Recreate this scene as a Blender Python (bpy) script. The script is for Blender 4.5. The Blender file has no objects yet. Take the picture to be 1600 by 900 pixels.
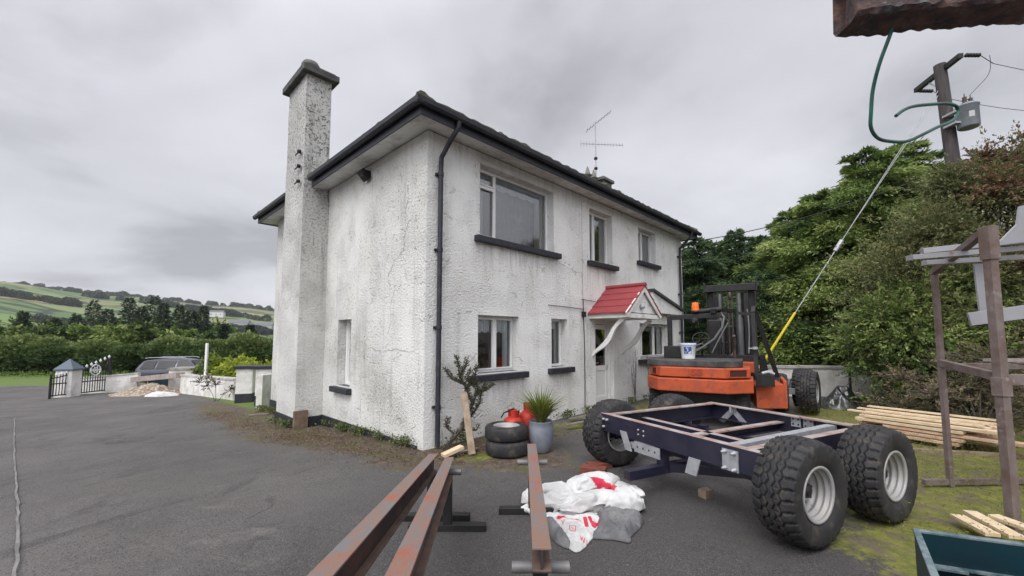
import bpy, bmesh, math, random
import numpy as np
from mathutils import Vector, Matrix, noise
from math import sin, cos, pi, radians, atan2, sqrt, atan
scene = bpy.context.scene
COL = scene.collection
random.seed(7)
rng = np.random.default_rng(7)

# ------------------------------------------------------------------ camera
PITCH = atan(48/641); CAMH = 1.65
cam = bpy.data.objects.new('camera', bpy.data.cameras.new('camera'))
COL.objects.link(cam)
cam.location = (0, 0, CAMH)
cam.rotation_euler = (pi/2 + PITCH, 0, 0)
cam.data.sensor_width = 36; cam.data.lens = 36*641/1600
cam.data.shift_y = 29/1600
cam.data.clip_start = 0.05; cam.data.clip_end = 20000
scene.camera = cam

# ------------------------------------------------------------------ world
SUN_EL, SUN_AZ = radians(52), radians(205)      # azimuth: clockwise from +Y, behind the camera
w = bpy.data.worlds.new('World'); scene.world = w; w.use_nodes = True
nt = w.node_tree; nt.nodes.clear()
def N(nt, typ, **kw):
    n = nt.nodes.new(typ)
    for k, v in kw.items():
        if k in ('inp',):
            for a, b in v.items(): n.inputs[a].default_value = b
        else: setattr(n, k, v)
    return n
out = N(nt, 'ShaderNodeOutputWorld'); bg = N(nt, 'ShaderNodeBackground')
sky = N(nt, 'ShaderNodeTexSky', sky_type='NISHITA', sun_disc=False, sun_elevation=SUN_EL, sun_rotation=SUN_AZ)
tc = N(nt, 'ShaderNodeTexCoord')
sep = N(nt, 'ShaderNodeSeparateXYZ'); nt.links.new(tc.outputs['Generated'], sep.inputs[0])
zz = N(nt, 'ShaderNodeMath', operation='ADD', inp={1: 0.22}); nt.links.new(sep.outputs[2], zz.inputs[0])
zm = N(nt, 'ShaderNodeMath', operation='MAXIMUM', inp={1: 0.1}); nt.links.new(zz.outputs[0], zm.inputs[0])
dx = N(nt, 'ShaderNodeMath', operation='DIVIDE'); nt.links.new(sep.outputs[0], dx.inputs[0]); nt.links.new(zm.outputs[0], dx.inputs[1])
dy = N(nt, 'ShaderNodeMath', operation='DIVIDE'); nt.links.new(sep.outputs[1], dy.inputs[0]); nt.links.new(zm.outputs[0], dy.inputs[1])
cmb = N(nt, 'ShaderNodeCombineXYZ', inp={2: 3.7}); nt.links.new(dx.outputs[0], cmb.inputs[0]); nt.links.new(dy.outputs[0], cmb.inputs[1])
n1 = N(nt, 'ShaderNodeTexNoise', inp={'Scale': 1.0, 'Detail': 6, 'Roughness': 0.50, 'Distortion': 0.25}); nt.links.new(cmb.outputs[0], n1.inputs['Vector'])
ramp = N(nt, 'ShaderNodeValToRGB'); nt.links.new(n1.outputs[0], ramp.inputs[0])
cr = ramp.color_ramp; cr.elements[0].position = 0.37; cr.elements[1].position = 0.68
cr.elements[0].color = (0.33, 0.33, 0.35, 1); cr.elements[1].color = (0.60, 0.60, 0.635, 1)
e = cr.elements.new(0.49); e.color = (0.49, 0.49, 0.525, 1)
# thinner, brighter cloud on the side the light comes from and overhead (overcast skies brighten to the zenith)
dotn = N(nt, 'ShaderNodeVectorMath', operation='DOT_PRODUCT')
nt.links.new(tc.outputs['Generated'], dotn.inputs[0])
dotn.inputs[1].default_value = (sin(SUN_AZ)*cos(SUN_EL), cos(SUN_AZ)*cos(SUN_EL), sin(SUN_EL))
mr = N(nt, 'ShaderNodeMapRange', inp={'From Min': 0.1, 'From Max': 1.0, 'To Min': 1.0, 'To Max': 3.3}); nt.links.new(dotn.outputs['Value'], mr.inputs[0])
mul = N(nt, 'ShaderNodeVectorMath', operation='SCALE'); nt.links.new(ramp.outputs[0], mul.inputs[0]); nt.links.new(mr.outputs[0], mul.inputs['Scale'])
skm = N(nt, 'ShaderNodeVectorMath', operation='SCALE', inp={'Scale': 0.008}); nt.links.new(sky.outputs[0], skm.inputs[0])
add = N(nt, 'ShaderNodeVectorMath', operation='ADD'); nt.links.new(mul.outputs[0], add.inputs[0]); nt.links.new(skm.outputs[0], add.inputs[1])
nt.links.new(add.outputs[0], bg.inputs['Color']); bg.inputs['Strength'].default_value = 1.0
nt.links.new(bg.outputs[0], out.inputs[0])

sun = bpy.data.objects.new('sun', bpy.data.lights.new('sun', 'SUN')); COL.objects.link(sun)
sun.data.energy = 1.3; sun.data.angle = radians(28); sun.data.color = (1, 0.97, 0.93)
sd = Vector((sin(SUN_AZ)*cos(SUN_EL), cos(SUN_AZ)*cos(SUN_EL), sin(SUN_EL)))
sun.rotation_euler = sd.to_track_quat('Z', 'Y').to_euler()
scene.view_settings.view_transform = 'Standard'; scene.view_settings.look = 'None'
scene.view_settings.exposure = 0.36; scene.view_settings.gamma = 1
scene.view_settings.use_curve_mapping = False

# ------------------------------------------------------------------ materials
MATS = {}
def pm(name, col, rough=0.7, metal=0.0, col2=None, scale=4.0, lo=0.4, hi=0.62, bump=0.0, bscale=40.0, spec=0.4,
       col3=None, scale3=20.0, lo3=0.6, hi3=0.7, attr=None, stretch=None, dist=0.01, detail=6, trans=0.0):
    """Principled material: base colour varied by up to two noises; bump from a finer noise."""
    if name in MATS: return MATS[name]
    m = bpy.data.materials.new(name); m.use_nodes = True; MATS[name] = m
    nt = m.node_tree; b = nt.nodes['Principled BSDF']
    b.inputs['Roughness'].default_value = rough; b.inputs['Metallic'].default_value = metal
    b.inputs['Specular IOR Level'].default_value = spec
    if trans: b.inputs['Subsurface Weight'].default_value = 0
    tc = N(nt, 'ShaderNodeTexCoord'); vec = tc.outputs['Object']
    if stretch:
        mp = N(nt, 'ShaderNodeMapping'); mp.inputs['Scale'].default_value = stretch
        nt.links.new(vec, mp.inputs[0]); vec = mp.outputs[0]
    c4 = lambda c: (c[0], c[1], c[2], 1)
    cur = None
    def mix(fac, a, bcol):
        mx = N(nt, 'ShaderNodeMix', data_type='RGBA')
        nt.links.new(fac, mx.inputs[0])
        if isinstance(a, tuple): mx.inputs[6].default_value = c4(a)
        else: nt.links.new(a, mx.inputs[6])
        mx.inputs[7].default_value = c4(bcol)
        return mx.outputs[2]
    def nz(sc, lo, hi):
        n = N(nt, 'ShaderNodeTexNoise', inp={'Scale': sc, 'Detail': detail, 'Roughness': 0.6}); nt.links.new(vec, n.inputs['Vector'])
        r = N(nt, 'ShaderNodeMapRange', inp={'From Min': lo, 'From Max': hi}); nt.links.new(n.outputs[0], r.inputs[0]); return r.outputs[0]
    if col2: cur = mix(nz(scale, lo, hi), tuple(col), col2)
    if col3: cur = mix(nz(scale3, lo3, hi3), cur if cur is not None else tuple(col), col3)
    if attr:
        at = N(nt, 'ShaderNodeAttribute', attribute_name=attr[0]); cur = mix(at.outputs['Fac'], cur if cur is not None else tuple(col), attr[1])
    if cur is None: b.inputs['Base Color'].default_value = c4(col)
    else: nt.links.new(cur, b.inputs['Base Color'])
    if bump:
        n = N(nt, 'ShaderNodeTexNoise', inp={'Scale': bscale, 'Detail': 4, 'Roughness': 0.6}); nt.links.new(vec, n.inputs['Vector'])
        bp = N(nt, 'ShaderNodeBump', inp={'Strength': bump, 'Distance': dist}); nt.links.new(n.outputs[0], bp.inputs['Height'])
        nt.links.new(bp.outputs[0], b.inputs['Normal'])
    return m

def leafmat(name, cols, rough=0.55):
    if name in MATS: return MATS[name]
    m = bpy.data.materials.new(name); m.use_nodes = True; MATS[name] = m
    nt = m.node_tree; b = nt.nodes['Principled BSDF']
    at = N(nt, 'ShaderNodeAttribute', attribute_name='tone')
    rp = N(nt, 'ShaderNodeValToRGB'); nt.links.new(at.outputs['Fac'], rp.inputs[0])
    els = rp.color_ramp.elements
    for i, c in enumerate(cols):
        p = i/(len(cols)-1)
        if i == 0: e = els[0]
        elif i == len(cols)-1: e = els[-1]
        else: e = els.new(p)
        e.position = p; e.color = (*c, 1)
    nt.links.new(rp.outputs[0], b.inputs['Base Color']); b.inputs['Roughness'].default_value = rough
    b.inputs['Specular IOR Level'].default_value = 0.25
    tr = N(nt, 'ShaderNodeBsdfTranslucent'); nt.links.new(rp.outputs[0], tr.inputs[0])
    mx = N(nt, 'ShaderNodeMixShader', inp={0: 0.25}); nt.links.new(b.outputs[0], mx.inputs[1]); nt.links.new(tr.outputs[0], mx.inputs[2])
    nt.links.new(mx.outputs[0], nt.nodes['Material Output'].inputs[0])
    return m

def glassmat(ior):
    m = bpy.data.materials.new('window_glass'); m.use_nodes = True
    nt = m.node_tree; nt.nodes.clear()
    o = N(nt, 'ShaderNodeOutputMaterial'); g = N(nt, 'ShaderNodeBsdfGlossy', inp={'Roughness': 0.03, 'Color': (1, 1, 1, 1)})
    t = N(nt, 'ShaderNodeBsdfTransparent', inp={'Color': (0.93, 0.95, 0.96, 1)}); f = N(nt, 'ShaderNodeFresnel', inp={'IOR': ior})
    mx = N(nt, 'ShaderNodeMixShader'); nt.links.new(f.outputs[0], mx.inputs[0]); nt.links.new(t.outputs[0], mx.inputs[1]); nt.links.new(g.outputs[0], mx.inputs[2])
    nt.links.new(mx.outputs[0], o.inputs[0]); return m
GLASS = glassmat(2.0); GLASS_UP = glassmat(3.0)

def plastermat(name, base, dirt, lo, hi, streak, spk=.57, algae=.25, zf=None, drips_and_bands=()):
    """roughcast render: cream-white paint, grey-black algae speckle, rain streaks, coarse bumps."""
    m = bpy.data.materials.new(name); m.use_nodes = True
    nt = m.node_tree; b = nt.nodes['Principled BSDF']; b.inputs['Roughness'].default_value = 0.9
    b.inputs['Specular IOR Level'].default_value = 0.15
    tc = N(nt, 'ShaderNodeTexCoord'); V = tc.outputs['Object']
    def nz(sc, det=6, rg=0.6, st=None, dis=0):
        v = V
        if st:
            mp = N(nt, 'ShaderNodeMapping'); mp.inputs['Scale'].default_value = st; nt.links.new(V, mp.inputs[0]); v = mp.outputs[0]
        n = N(nt, 'ShaderNodeTexNoise', inp={'Scale': sc, 'Detail': det, 'Roughness': rg, 'Distortion': dis}); nt.links.new(v, n.inputs['Vector']); return n.outputs[0]
    def rg(x, a, b_, c=0., d=1.):
        r = N(nt, 'ShaderNodeMapRange', inp={'From Min': a, 'From Max': b_, 'To Min': c, 'To Max': d}); nt.links.new(x, r.inputs[0]); return r.outputs[0]
    def mu(x, y, op='MULTIPLY'):
        r = N(nt, 'ShaderNodeMath', operation=op)
        for i, q in enumerate((x, y)):
            if isinstance(q, (int, float)): r.inputs[i].default_value = q
            else: nt.links.new(q, r.inputs[i])
        return r.outputs[0]
    def mx(f, a, c):
        k = N(nt, 'ShaderNodeMix', data_type='RGBA'); nt.links.new(f, k.inputs[0])
        for i, q in ((6, a), (7, c)):
            if isinstance(q, tuple): k.inputs[i].default_value = (*q, 1)
            else: nt.links.new(q, k.inputs[i])
        return k.outputs[2]
    big = nz(0.9, 5, 0.6)
    c = mx(rg(big, 0.35, 0.68), base, tuple(x*y for x, y in zip(base, (0.88, 0.875, 0.85))))
    c = mx(mu(rg(nz(2.3, 4, 0.5, (1, 1, 1)), 0.56, 0.70), 0.22), c, (0.52, 0.50, 0.42))      # yellowish patches
    sp = mu(rg(nz(22, 5, 0.75), spk, spk+.1), rg(big, lo, hi))                                  # algae speckle in patches
    if zf:
        sx = N(nt, 'ShaderNodeSeparateXYZ'); nt.links.new(V, sx.inputs[0]); zfac = rg(mu(sx.outputs[2], mu(nz(1.2, 3), 1.6), 'ADD'), zf[0], zf[1], .22, 1.0); sp = mu(sp, zfac); streak = mu(zfac, streak)
        c = mx(mu(zfac, .6), c, tuple(x*.62 for x in base))
    c = mx(sp, c, dirt)
    st = mu(rg(nz(1.6, 5, 0.7, (3.2, 3.2, 0.22)), 0.55, 0.78), streak)                         # rain streaks
    c = mx(st, c, tuple(x*0.8+0.03 for x in dirt))
    if drips_and_bands:
        s3 = N(nt, 'ShaderNodeSeparateXYZ'); nt.links.new(V, s3.inputs[0]); X_, Z_ = s3.outputs[0], s3.outputs[2]; fine_ = rg(nz(1.5, 4, .7, (7, 7, .5)), .42, .66); acc = None
        for (xa, xb, zt, ln, am) in drips_and_bands:
            m_ = mu(mu(rg(X_, xa-.05, xa+.06), rg(X_, xb-.06, xb+.05, 1, 0)), mu(rg(Z_, zt-ln, zt, 0, am), rg(Z_, zt, zt+.02, 1, 0))); acc = m_ if acc is None else mu(acc, m_, 'MAXIMUM')
        c = mx(mu(mu(acc, fine_), .7), c, (.27, .265, .24))
    fl = rg(nz(4.5, 3, 0.5, None, 1.2), 0.66, 0.69)                                            # flaked paint
    c = mx(mu(fl, 0.40), c, (0.42, 0.41, 0.38))
    gg = rg(nz(.55, 4, .55), .50, .72); c = mx(mu(gg, mu(rg(nz(7, 5, .7), .40, .60), algae)), c, (0.30, 0.30, 0.265))
    nt.links.new(c, b.inputs['Base Color'])
    h1 = nz(30, 3, 0.6); h2 = nz(95, 2, 0.5); h3 = nz(4.5, 3, 0.5, None, 1.2)
    h = mu(mu(h1, 1.0), mu(h2, 0.35), 'ADD'); h = mu(h, mu(rg(h3, 0.64, 0.69), -0.35), 'ADD')
    bp = N(nt, 'ShaderNodeBump', inp={'Distance': 0.045}); nt.links.new(rg(nz(1.1, 4, .6), .36, .60, .45, 1.0), bp.inputs['Strength']); nt.links.new(h, bp.inputs['Height']); nt.links.new(bp.outputs[0], b.inputs['Normal'])
    return m

M_WALL = plastermat('roughcast', (0.85, 0.85, 0.83), (0.24, 0.24, 0.23), 0.44, 0.64, 0.28, drips_and_bands=[(.95, 3.25, 3.27, .7, .75), (4.3, 5.6, 3.29, .8, .8), (6.7, 8.0, 3.61, .6, .75), (.9, 2.25, .91, .6, .7), (2.9, 3.7, .92, .6, .75), (6.7, 8.7, .95, .5, .7), (-.2, 9.9, 4.86, .38, .55), (4.0, 4.5, 2.3, 2.3, .6), (.0, .45, 4.8, 4.7, .35)])  # full-width entry darkens the wall towards its top edge; others are stains
M_CHIM = plastermat('stained_roughcast', (0.72, 0.715, 0.69), (0.085, 0.085, 0.08), 0.10, 0.42, 0.85, .505, .5, (3.2, 6.6))
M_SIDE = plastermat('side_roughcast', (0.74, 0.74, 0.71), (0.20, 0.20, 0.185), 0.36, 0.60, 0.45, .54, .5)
M_SLATE = pm('dark_paint', (0.022, 0.024, 0.032), 0.5, bump=0.2, bscale=30, col2=(0.05, 0.05, 0.055), scale=9, lo=.5, hi=.75)
M_UPVC = pm('white_upvc', (0.78, 0.78, 0.76), 0.35, col2=(0.62, 0.61, 0.57), scale=3, lo=.5, hi=.8)
M_WOODW = pm('white_paint_wood', (0.74, 0.74, 0.72), 0.6, col2=(0.45, 0.44, 0.40), scale=5, lo=.5, hi=.8, bump=.1)
M_ROOF = pm('mossy_tile', (0.10, 0.095, 0.085), 0.95, col2=(0.10, 0.11, 0.055), scale=5, lo=.4, hi=.6, bump=.8, bscale=30, dist=.03, col3=(.19, .18, .16), scale3=14)
M_CONC = pm('concrete', (0.32, 0.31, 0.28), 0.9, col2=(0.16, 0.15, 0.13), scale=5, bump=.4, bscale=50)
M_REDT = pm('red_tile', (0.30, 0.060, 0.066), 0.9, col2=(0.26, 0.055, 0.058), scale=4, bump=.2, col3=(.15, .08, .07), scale3=9, lo3=.6, hi3=.75, spec=.2)
M_CURT = pm('net_curtain', (0.85, 0.88, 0.88), 0.9, bump=.3, bscale=25, stretch=(6, 6, 0.5))
M_DARKROOM = pm('room_dark', (0.16, 0.155, 0.15), 0.95)
M_NAVY = pm('navy_steel', (0.009, 0.009, 0.026), 0.42, metal=0.0, spec=.6, col2=(0.020, 0.018, 0.035), scale=5, col3=(0.06, 0.045, 0.04), scale3=18, lo3=.62, hi3=.75)
M_EDGE = pm('rusty_primer_edge', (0.30, 0.20, 0.17), 0.6, col2=(0.36, 0.34, 0.33), scale=6, col3=(.13, .06, .035), scale3=13, bump=.1)
M_GALV = pm('galvanised', (0.42, 0.43, 0.44), 0.5, metal=.35, col2=(0.32, 0.33, 0.35), scale=9, bump=.05)
M_RUBBER = pm('tyre_rubber', (0.017, 0.017, 0.019), 0.7, col2=(0.030, 0.029, 0.029), scale=6, bump=.25, bscale=60, dist=.004, col3=(.085, .072, .058), scale3=9, lo3=.52, hi3=.78)
M_RIM = pm('silver_rim', (0.36, 0.36, 0.355), 0.5, metal=.25, col2=(0.36, 0.35, 0.33), scale=7, col3=(.16, .12, .09), scale3=16, lo3=.62, hi3=.75)
M_HUB = pm('black_hub', (0.015, 0.015, 0.016), 0.5)
M_ORANGE = pm('orange_paint', (0.46, 0.080, 0.024), 0.6, col2=(0.30, 0.065, 0.035), scale=5, lo=.45, hi=.7, col3=(0.13, 0.06, 0.04), scale3=9, lo3=.54, hi3=.72, bump=.25, bscale=25)
M_BLACK = pm('black_steel', (0.009, 0.009, 0.010), 0.55, col2=(0.020, 0.018, 0.017), scale=6, col3=(.06, .04, .03), scale3=15, lo3=.64, hi3=.75)
M_RUST = pm('rust_primer', (0.20, 0.125, 0.095), 0.62, col2=(0.28, 0.085, 0.05), scale=3.5, lo=.5, hi=.64, col3=(0.15, 0.142, 0.142), scale3=5, lo3=.45, hi3=.62, bump=.2, bscale=60, stretch=(2, .8, 2))
M_RSIDE = pm('rust_side', (0.035, 0.028, 0.028), 0.6, col2=(0.09, 0.05, 0.04), scale=4, bump=.15)
M_RACK = pm('rusty_rack', (0.18, 0.145, 0.135), 0.8, col2=(0.125, 0.085, 0.07), scale=5, col3=(.23, .20, .185), scale3=12, bump=.3, bscale=50)
M_WOODN = pm('new_timber', (0.56, 0.43, 0.27), 0.75, col2=(0.66, 0.54, 0.38), scale=7, stretch=(1, 1, 1), col3=(.42, .25, .13), scale3=10, lo3=.62, hi3=.72, bump=.1)
M_WOODO = pm('old_timber', (0.30, 0.235, 0.17), 0.85, col2=(0.20, 0.15, 0.10), scale=8, bump=.3)
M_WOODD = pm('grey_timber', (0.20, 0.18, 0.16), 0.9, col2=(0.11, 0.095, 0.08), scale=8, bump=.3)
M_BARK = pm('bark', (0.07, 0.055, 0.045), 0.95, col2=(0.11, 0.09, 0.07), scale=8, bump=.8, bscale=20, dist=.03)

# ------------------------------------------------------------------ mesh helpers
class MB:
    def __init__(s): s.v = []; s.f = []; s.m = []; s.sm = []
    def add(s, vs, fs, mi=0, smooth=False):
        o = len(s.v); s.v += [tuple(v) for v in vs]
        for f in fs: s.f.append(tuple(i+o for i in f)); s.m.append(mi); s.sm.append(smooth)
    def pbox(s, o, a, b, c, mi=0):
        o, a, b, c = map(Vector, (o, a, b, c))
        if a.cross(b).dot(c) < 0: a, b = b, a
        vs = [o, o+a, o+a+b, o+b, o+c, o+a+c, o+a+b+c, o+b+c]
        s.add(vs, [(0, 3, 2, 1), (4, 5, 6, 7), (0, 1, 5, 4), (1, 2, 6, 5), (2, 3, 7, 6), (3, 0, 4, 7)], mi)
    def box(s, x0, x1, y0, y1, z0, z1, mi=0): s.pbox((x0, y0, z0), (x1-x0, 0, 0), (0, y1-y0, 0), (0, 0, z1-z0), mi)
    def bar(s, p, q, wd, ht, up=(0, 0, 1), mi=0):
        p, q = Vector(p), Vector(q); d = (q-p).normalized(); u = Vector(up)
        r = d.cross(u)
        if r.length < 1e-4: r = d.cross(Vector((1, 0, 0)))
        r.normalize(); u = r.cross(d).normalized()
        s.pbox(p - r*wd/2 - u*ht/2, q-p, r*wd, u*ht, mi)
    def tube(s, path, r, n=8, mi=0, smooth=True, cap=True):
        P = [Vector(p) for p in path]; k = len(P)
        rad = r if isinstance(r, (list, tuple)) else [r]*k
        vs = []; prev = None
        for i in range(k):
            t = (P[min(i+1, k-1)]-P[max(i-1, 0)]).normalized()
            if prev is None:
                a = Vector((0, 0, 1)) if abs(t.z) < .9 else Vector((1, 0, 0)); x = t.cross(a).normalized()
            else:
                x = prev - t*prev.dot(t)
                x = x.normalized() if x.length > 1e-6 else t.orthogonal().normalized()
            prev = x; y = t.cross(x)
            for j in range(n):
                an = 2*pi*j/n; vs.append(P[i]+(x*cos(an)+y*sin(an))*rad[i])
        fs = [(i*n+j, i*n+(j+1) % n, (i+1)*n+(j+1) % n, (i+1)*n+j) for i in range(k-1) for j in range(n)]
        s.add(vs, fs, mi, smooth)
        if cap: s.add([vs[j] for j in range(n)], [tuple(range(n))[::-1]], mi); s.add([vs[(k-1)*n+j] for j in range(n)], [tuple(range(n))], mi)
    def lathe(s, prof, o=(0, 0, 0), ax=(0, 0, 1), n=32, mi=0, smooth=True, rf=None):
        """prof: (radius, height along the axis)"""
        o = Vector(o); ax = Vector(ax).normalized(); x = ax.orthogonal().normalized(); y = ax.cross(x)
        vs = []
        for (r, h) in prof:
            for j in range(n):
                a = 2*pi*j/n; rr = r if rf is None else rf(r, h, a)
                vs.append(o+ax*h+(x*cos(a)+y*sin(a))*rr)
        fs = [(i*n+j, i*n+(j+1) % n, (i+1)*n+(j+1) % n, (i+1)*n+j) for i in range(len(prof)-1) for j in range(n)]
        s.add(vs, fs, mi, smooth)
    def prism(s, poly, d, mi=0):
        """poly: 3-D points in a plane, extruded by d"""
        P = [Vector(p) for p in poly]; d = Vector(d); n = len(P)
        nrm = sum(((P[i]-P[0]).cross(P[(i+1) % n]-P[0]) for i in range(1, n-1)), Vector())
        if nrm.dot(d) < 0: P = P[::-1]
        s.add(P+[p+d for p in P], [tuple(range(n))[::-1], tuple(range(n, 2*n))]+[(i, (i+1) % n, n+(i+1) % n, n+i) for i in range(n)], mi)
    def build(s, name, mats, parent=None, org=None, bevel=0, auto=False):
        if not isinstance(mats, (list, tuple)): mats = [mats]
        V = np.array([tuple(v) for v in s.v], dtype=float).reshape(-1, 3)
        if auto: org = ((V[:, 0].min()+V[:, 0].max())/2, (V[:, 1].min()+V[:, 1].max())/2, V[:, 2].min())
        if org is not None: V = V-np.array(org)
        me = bpy.data.meshes.new(name); me.from_pydata(V.tolist(), [], s.f)
        for m in mats: me.materials.append(m)
        me.polygons.foreach_set('material_index', s.m); me.polygons.foreach_set('use_smooth', s.sm)
        me.update()
        o = bpy.data.objects.new(name, me); COL.objects.link(o)
        if org is not None: o.location = org
        if parent is not None: o.parent = parent
        if bevel:
            b = o.modifiers.new('bevel', 'BEVEL'); b.width = bevel; b.segments = 2; b.limit_method = 'ANGLE'; b.angle_limit = radians(40)
        return o

def tag(o, label=None, cat=None, group=None, kind=None):
    if label: o['label'] = label
    if cat: o['category'] = cat
    if group: o['group'] = group
    if kind: o['kind'] = kind
    return o
def thing(name, label, cat, loc=(0, 0, 0), rz=0, group=None):
    o = bpy.data.objects.new(name, None); COL.objects.link(o); o.location = loc; o.rotation_euler = (0, 0, rz)
    o.empty_display_size = 0.2
    return tag(o, label, cat, group)
def copy_tree(o, parent=None, kids=None):
    c = o.copy(); COL.objects.link(c)
    if parent is not None: c.parent = parent
    for ch in [q for q in bpy.data.objects if q.parent == o and q is not c]: copy_tree(ch, c)
    return c
def spray_pts(clumps, per_m3, seed=0):
    """twiggy foliage: leaves strung along shoots that leave each clump in all directions and stick out unevenly"""
    r = np.random.default_rng(seed); P = []; D = []; T = []
    for c in clumps:
        R3 = np.array(c[3:6]); n = max(8, int(per_m3*(c[3]*c[4]*c[5])**(2/3))); K = max(6, n//26); ct = r.uniform(.2, .6)
        d = r.normal(0, 1, (K, 3)); d[:, 2] += .35; d /= np.linalg.norm(d, axis=1)[:, None]; ln = r.uniform(.65, 1.38, K)*(1+.25*(r.random(K) < .12)); tw = r.normal(0, .16, K); bend = r.normal(0, .22, (K, 3)); bend[:, 2] -= .16
        k = r.integers(0, K, n); s = r.random(n)**.6; q = d[k]*(ln[k]*s)[:, None]+bend[k]*(s*s)[:, None]+r.normal(0, .075, (n, 3))*(1.15-s)[:, None]
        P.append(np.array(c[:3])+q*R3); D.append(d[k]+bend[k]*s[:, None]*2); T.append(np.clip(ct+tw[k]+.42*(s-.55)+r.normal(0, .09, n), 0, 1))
    return np.concatenate(P), np.concatenate(D), np.concatenate(T)
def mesh_np(name, V, F, mat, parent=None, tone=None, attrs=None, smooth=False, org=None):
    """fast mesh from numpy: F is (n,4) or (n,3)"""
    V = np.asarray(V, float); F = np.asarray(F, np.int32)
    if org is not None: V = V-np.array(org)
    me = bpy.data.meshes.new(name); k = F.shape[1]
    me.vertices.add(len(V)); me.vertices.foreach_set('co', V.ravel())
    me.loops.add(F.size); me.loops.foreach_set('vertex_index', F.ravel())
    me.polygons.add(len(F)); me.polygons.foreach_set('loop_start', np.arange(0, F.size, k, dtype=np.int32))
    me.polygons.foreach_set('loop_total', np.full(len(F), k, np.int32))
    me.update(calc_edges=True)
    for m in (mat if isinstance(mat, (list, tuple)) else [mat]): me.materials.append(m)
    if tone is not None:
        a = me.attributes.new('tone', 'FLOAT', 'FACE'); a.data.foreach_set('value', np.asarray(tone, np.float32))
    for nm, vals in (attrs or {}).items():
        a = me.attributes.new(nm, 'FLOAT', 'POINT'); a.data.foreach_set('value', np.asarray(vals, np.float32))
    if smooth: me.polygons.foreach_set('use_smooth', np.ones(len(F), bool))
    me.update()
    o = bpy.data.objects.new(name, me); COL.objects.link(o)
    if org is not None: o.location = org
    if parent is not None: o.parent = parent
    return o

def leaves(P, D, size, asp=0.45, seed=0, flat=0.0):
    """one pointed leaf quad at every P, growing along D (jittered)"""
    r = np.random.default_rng(seed); n = len(P)
    D = D+r.normal(0, .45, (n, 3)); D /= np.linalg.norm(D, axis=1)[:, None]+1e-9
    U = r.normal(0, 1, (n, 3))*(1-flat)+np.array([0, 0, 1.])*flat*2
    S = np.cross(D, U); S /= np.linalg.norm(S, axis=1)[:, None]+1e-9
    L = (size*r.uniform(.6, 1.35, n))[:, None]
    a = P; b = P+D*L*.5+S*L*asp*.5; c = P+D*L; d = P+D*L*.5-S*L*asp*.5
    V = np.stack([a, b, c, d], 1).reshape(-1, 3); F = np.arange(4*n).reshape(n, 4)
    return V, F
def clump_pts(clumps, per_m3, seed=0, shell=0.55):
    """clumps: (x,y,z,rx,ry,rz) ellipsoids -> points mostly in their outer shell, outward directions, a tone per clump"""
    r = np.random.default_rng(seed); P = []; D = []; T = []
    for c in clumps:
        n = max(8, int(per_m3*(c[3]*c[4]*c[5])**(2/3)))
        d = r.normal(0, 1, (n, 3)); d /= np.linalg.norm(d, axis=1)[:, None]
        rr = (shell+(1-shell)*r.random(n)**.6)*(1+.15*np.sin(d[:, 0]*5+c[0]*7)+.12*np.sin(d[:, 2]*7+c[1]*5))
        P.append(np.array(c[:3])+d*rr[:, None]*np.array(c[3:6])); D.append(d+np.array([0, 0, .25]))
        T.append(np.clip(r.normal(r.uniform(.25, .75), .16, n), 0, 1))
    return np.concatenate(P), np.concatenate(D), np.concatenate(T)

# ------------------------------------------------------------------ thin damp air over the valley
def haze():
    mb = MB(); mb.box(-2600, 2400, -40, 2500, -40, 230); o = mb.build('haze', bpy.data.materials.new('haze_air')); o['kind'] = 'stuff'
    m = o.data.materials[0]; m.use_nodes = True; nt = m.node_tree; nt.nodes.clear(); oo = N(nt, 'ShaderNodeOutputMaterial'); v = N(nt, 'ShaderNodeVolumePrincipled')
    v.inputs['Color'].default_value = (.86, .88, .92, 1); v.inputs['Density'].default_value = HAZE; nt.links.new(v.outputs[0], oo.inputs['Volume'])
HAZE = .00011
haze()
# ------------------------------------------------------------------ ground and far country
P0 = Vector((-1.307, 6.167, 0)); HA = radians(44.265)
RD = Vector((sin(HA), cos(HA), 0)); LD = Vector((-cos(HA), sin(HA), 0))
def HW(r, l, z): return P0 + RD*r + LD*l + Vector((0, 0, z))     # house coordinates -> world
def sst(a, b, x):
    t = np.clip((x-a)/(b-a), 0, 1); return t*t*(3-2*t)
def gz(x, y):
    x = np.asarray(x, float); y = np.asarray(y, float)
    s = (x-P0.x)*LD.x+(y-P0.y)*LD.y
    s = np.maximum(0, s); z = -0.047*s
    z = -1.25+np.logaddexp(0, (z+1.25)*6)/6*np.where(s > 0, 1, 1)
    z = z - (np.logaddexp(0, 1.25*6)/6-1.25)
    D = np.hypot(x, y)
    z = z-13*sst(45, 260, D)*sst(-10, -40, x-0.25*y)
    ang = np.arctan2(x, y)                        # 0 = straight ahead, negative to the left
    crest = 163-55*sst(-.95, -0.5, ang)+5*np.sin(ang*17)+3*np.sin(ang*41)
    z = z+crest*sst(330, 1750, D)+6*sst(300, 900, D)*np.sin(x/190+1)*np.sin(y/230)
    return z
def gz1(x, y): return float(gz(x, y))
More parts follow.
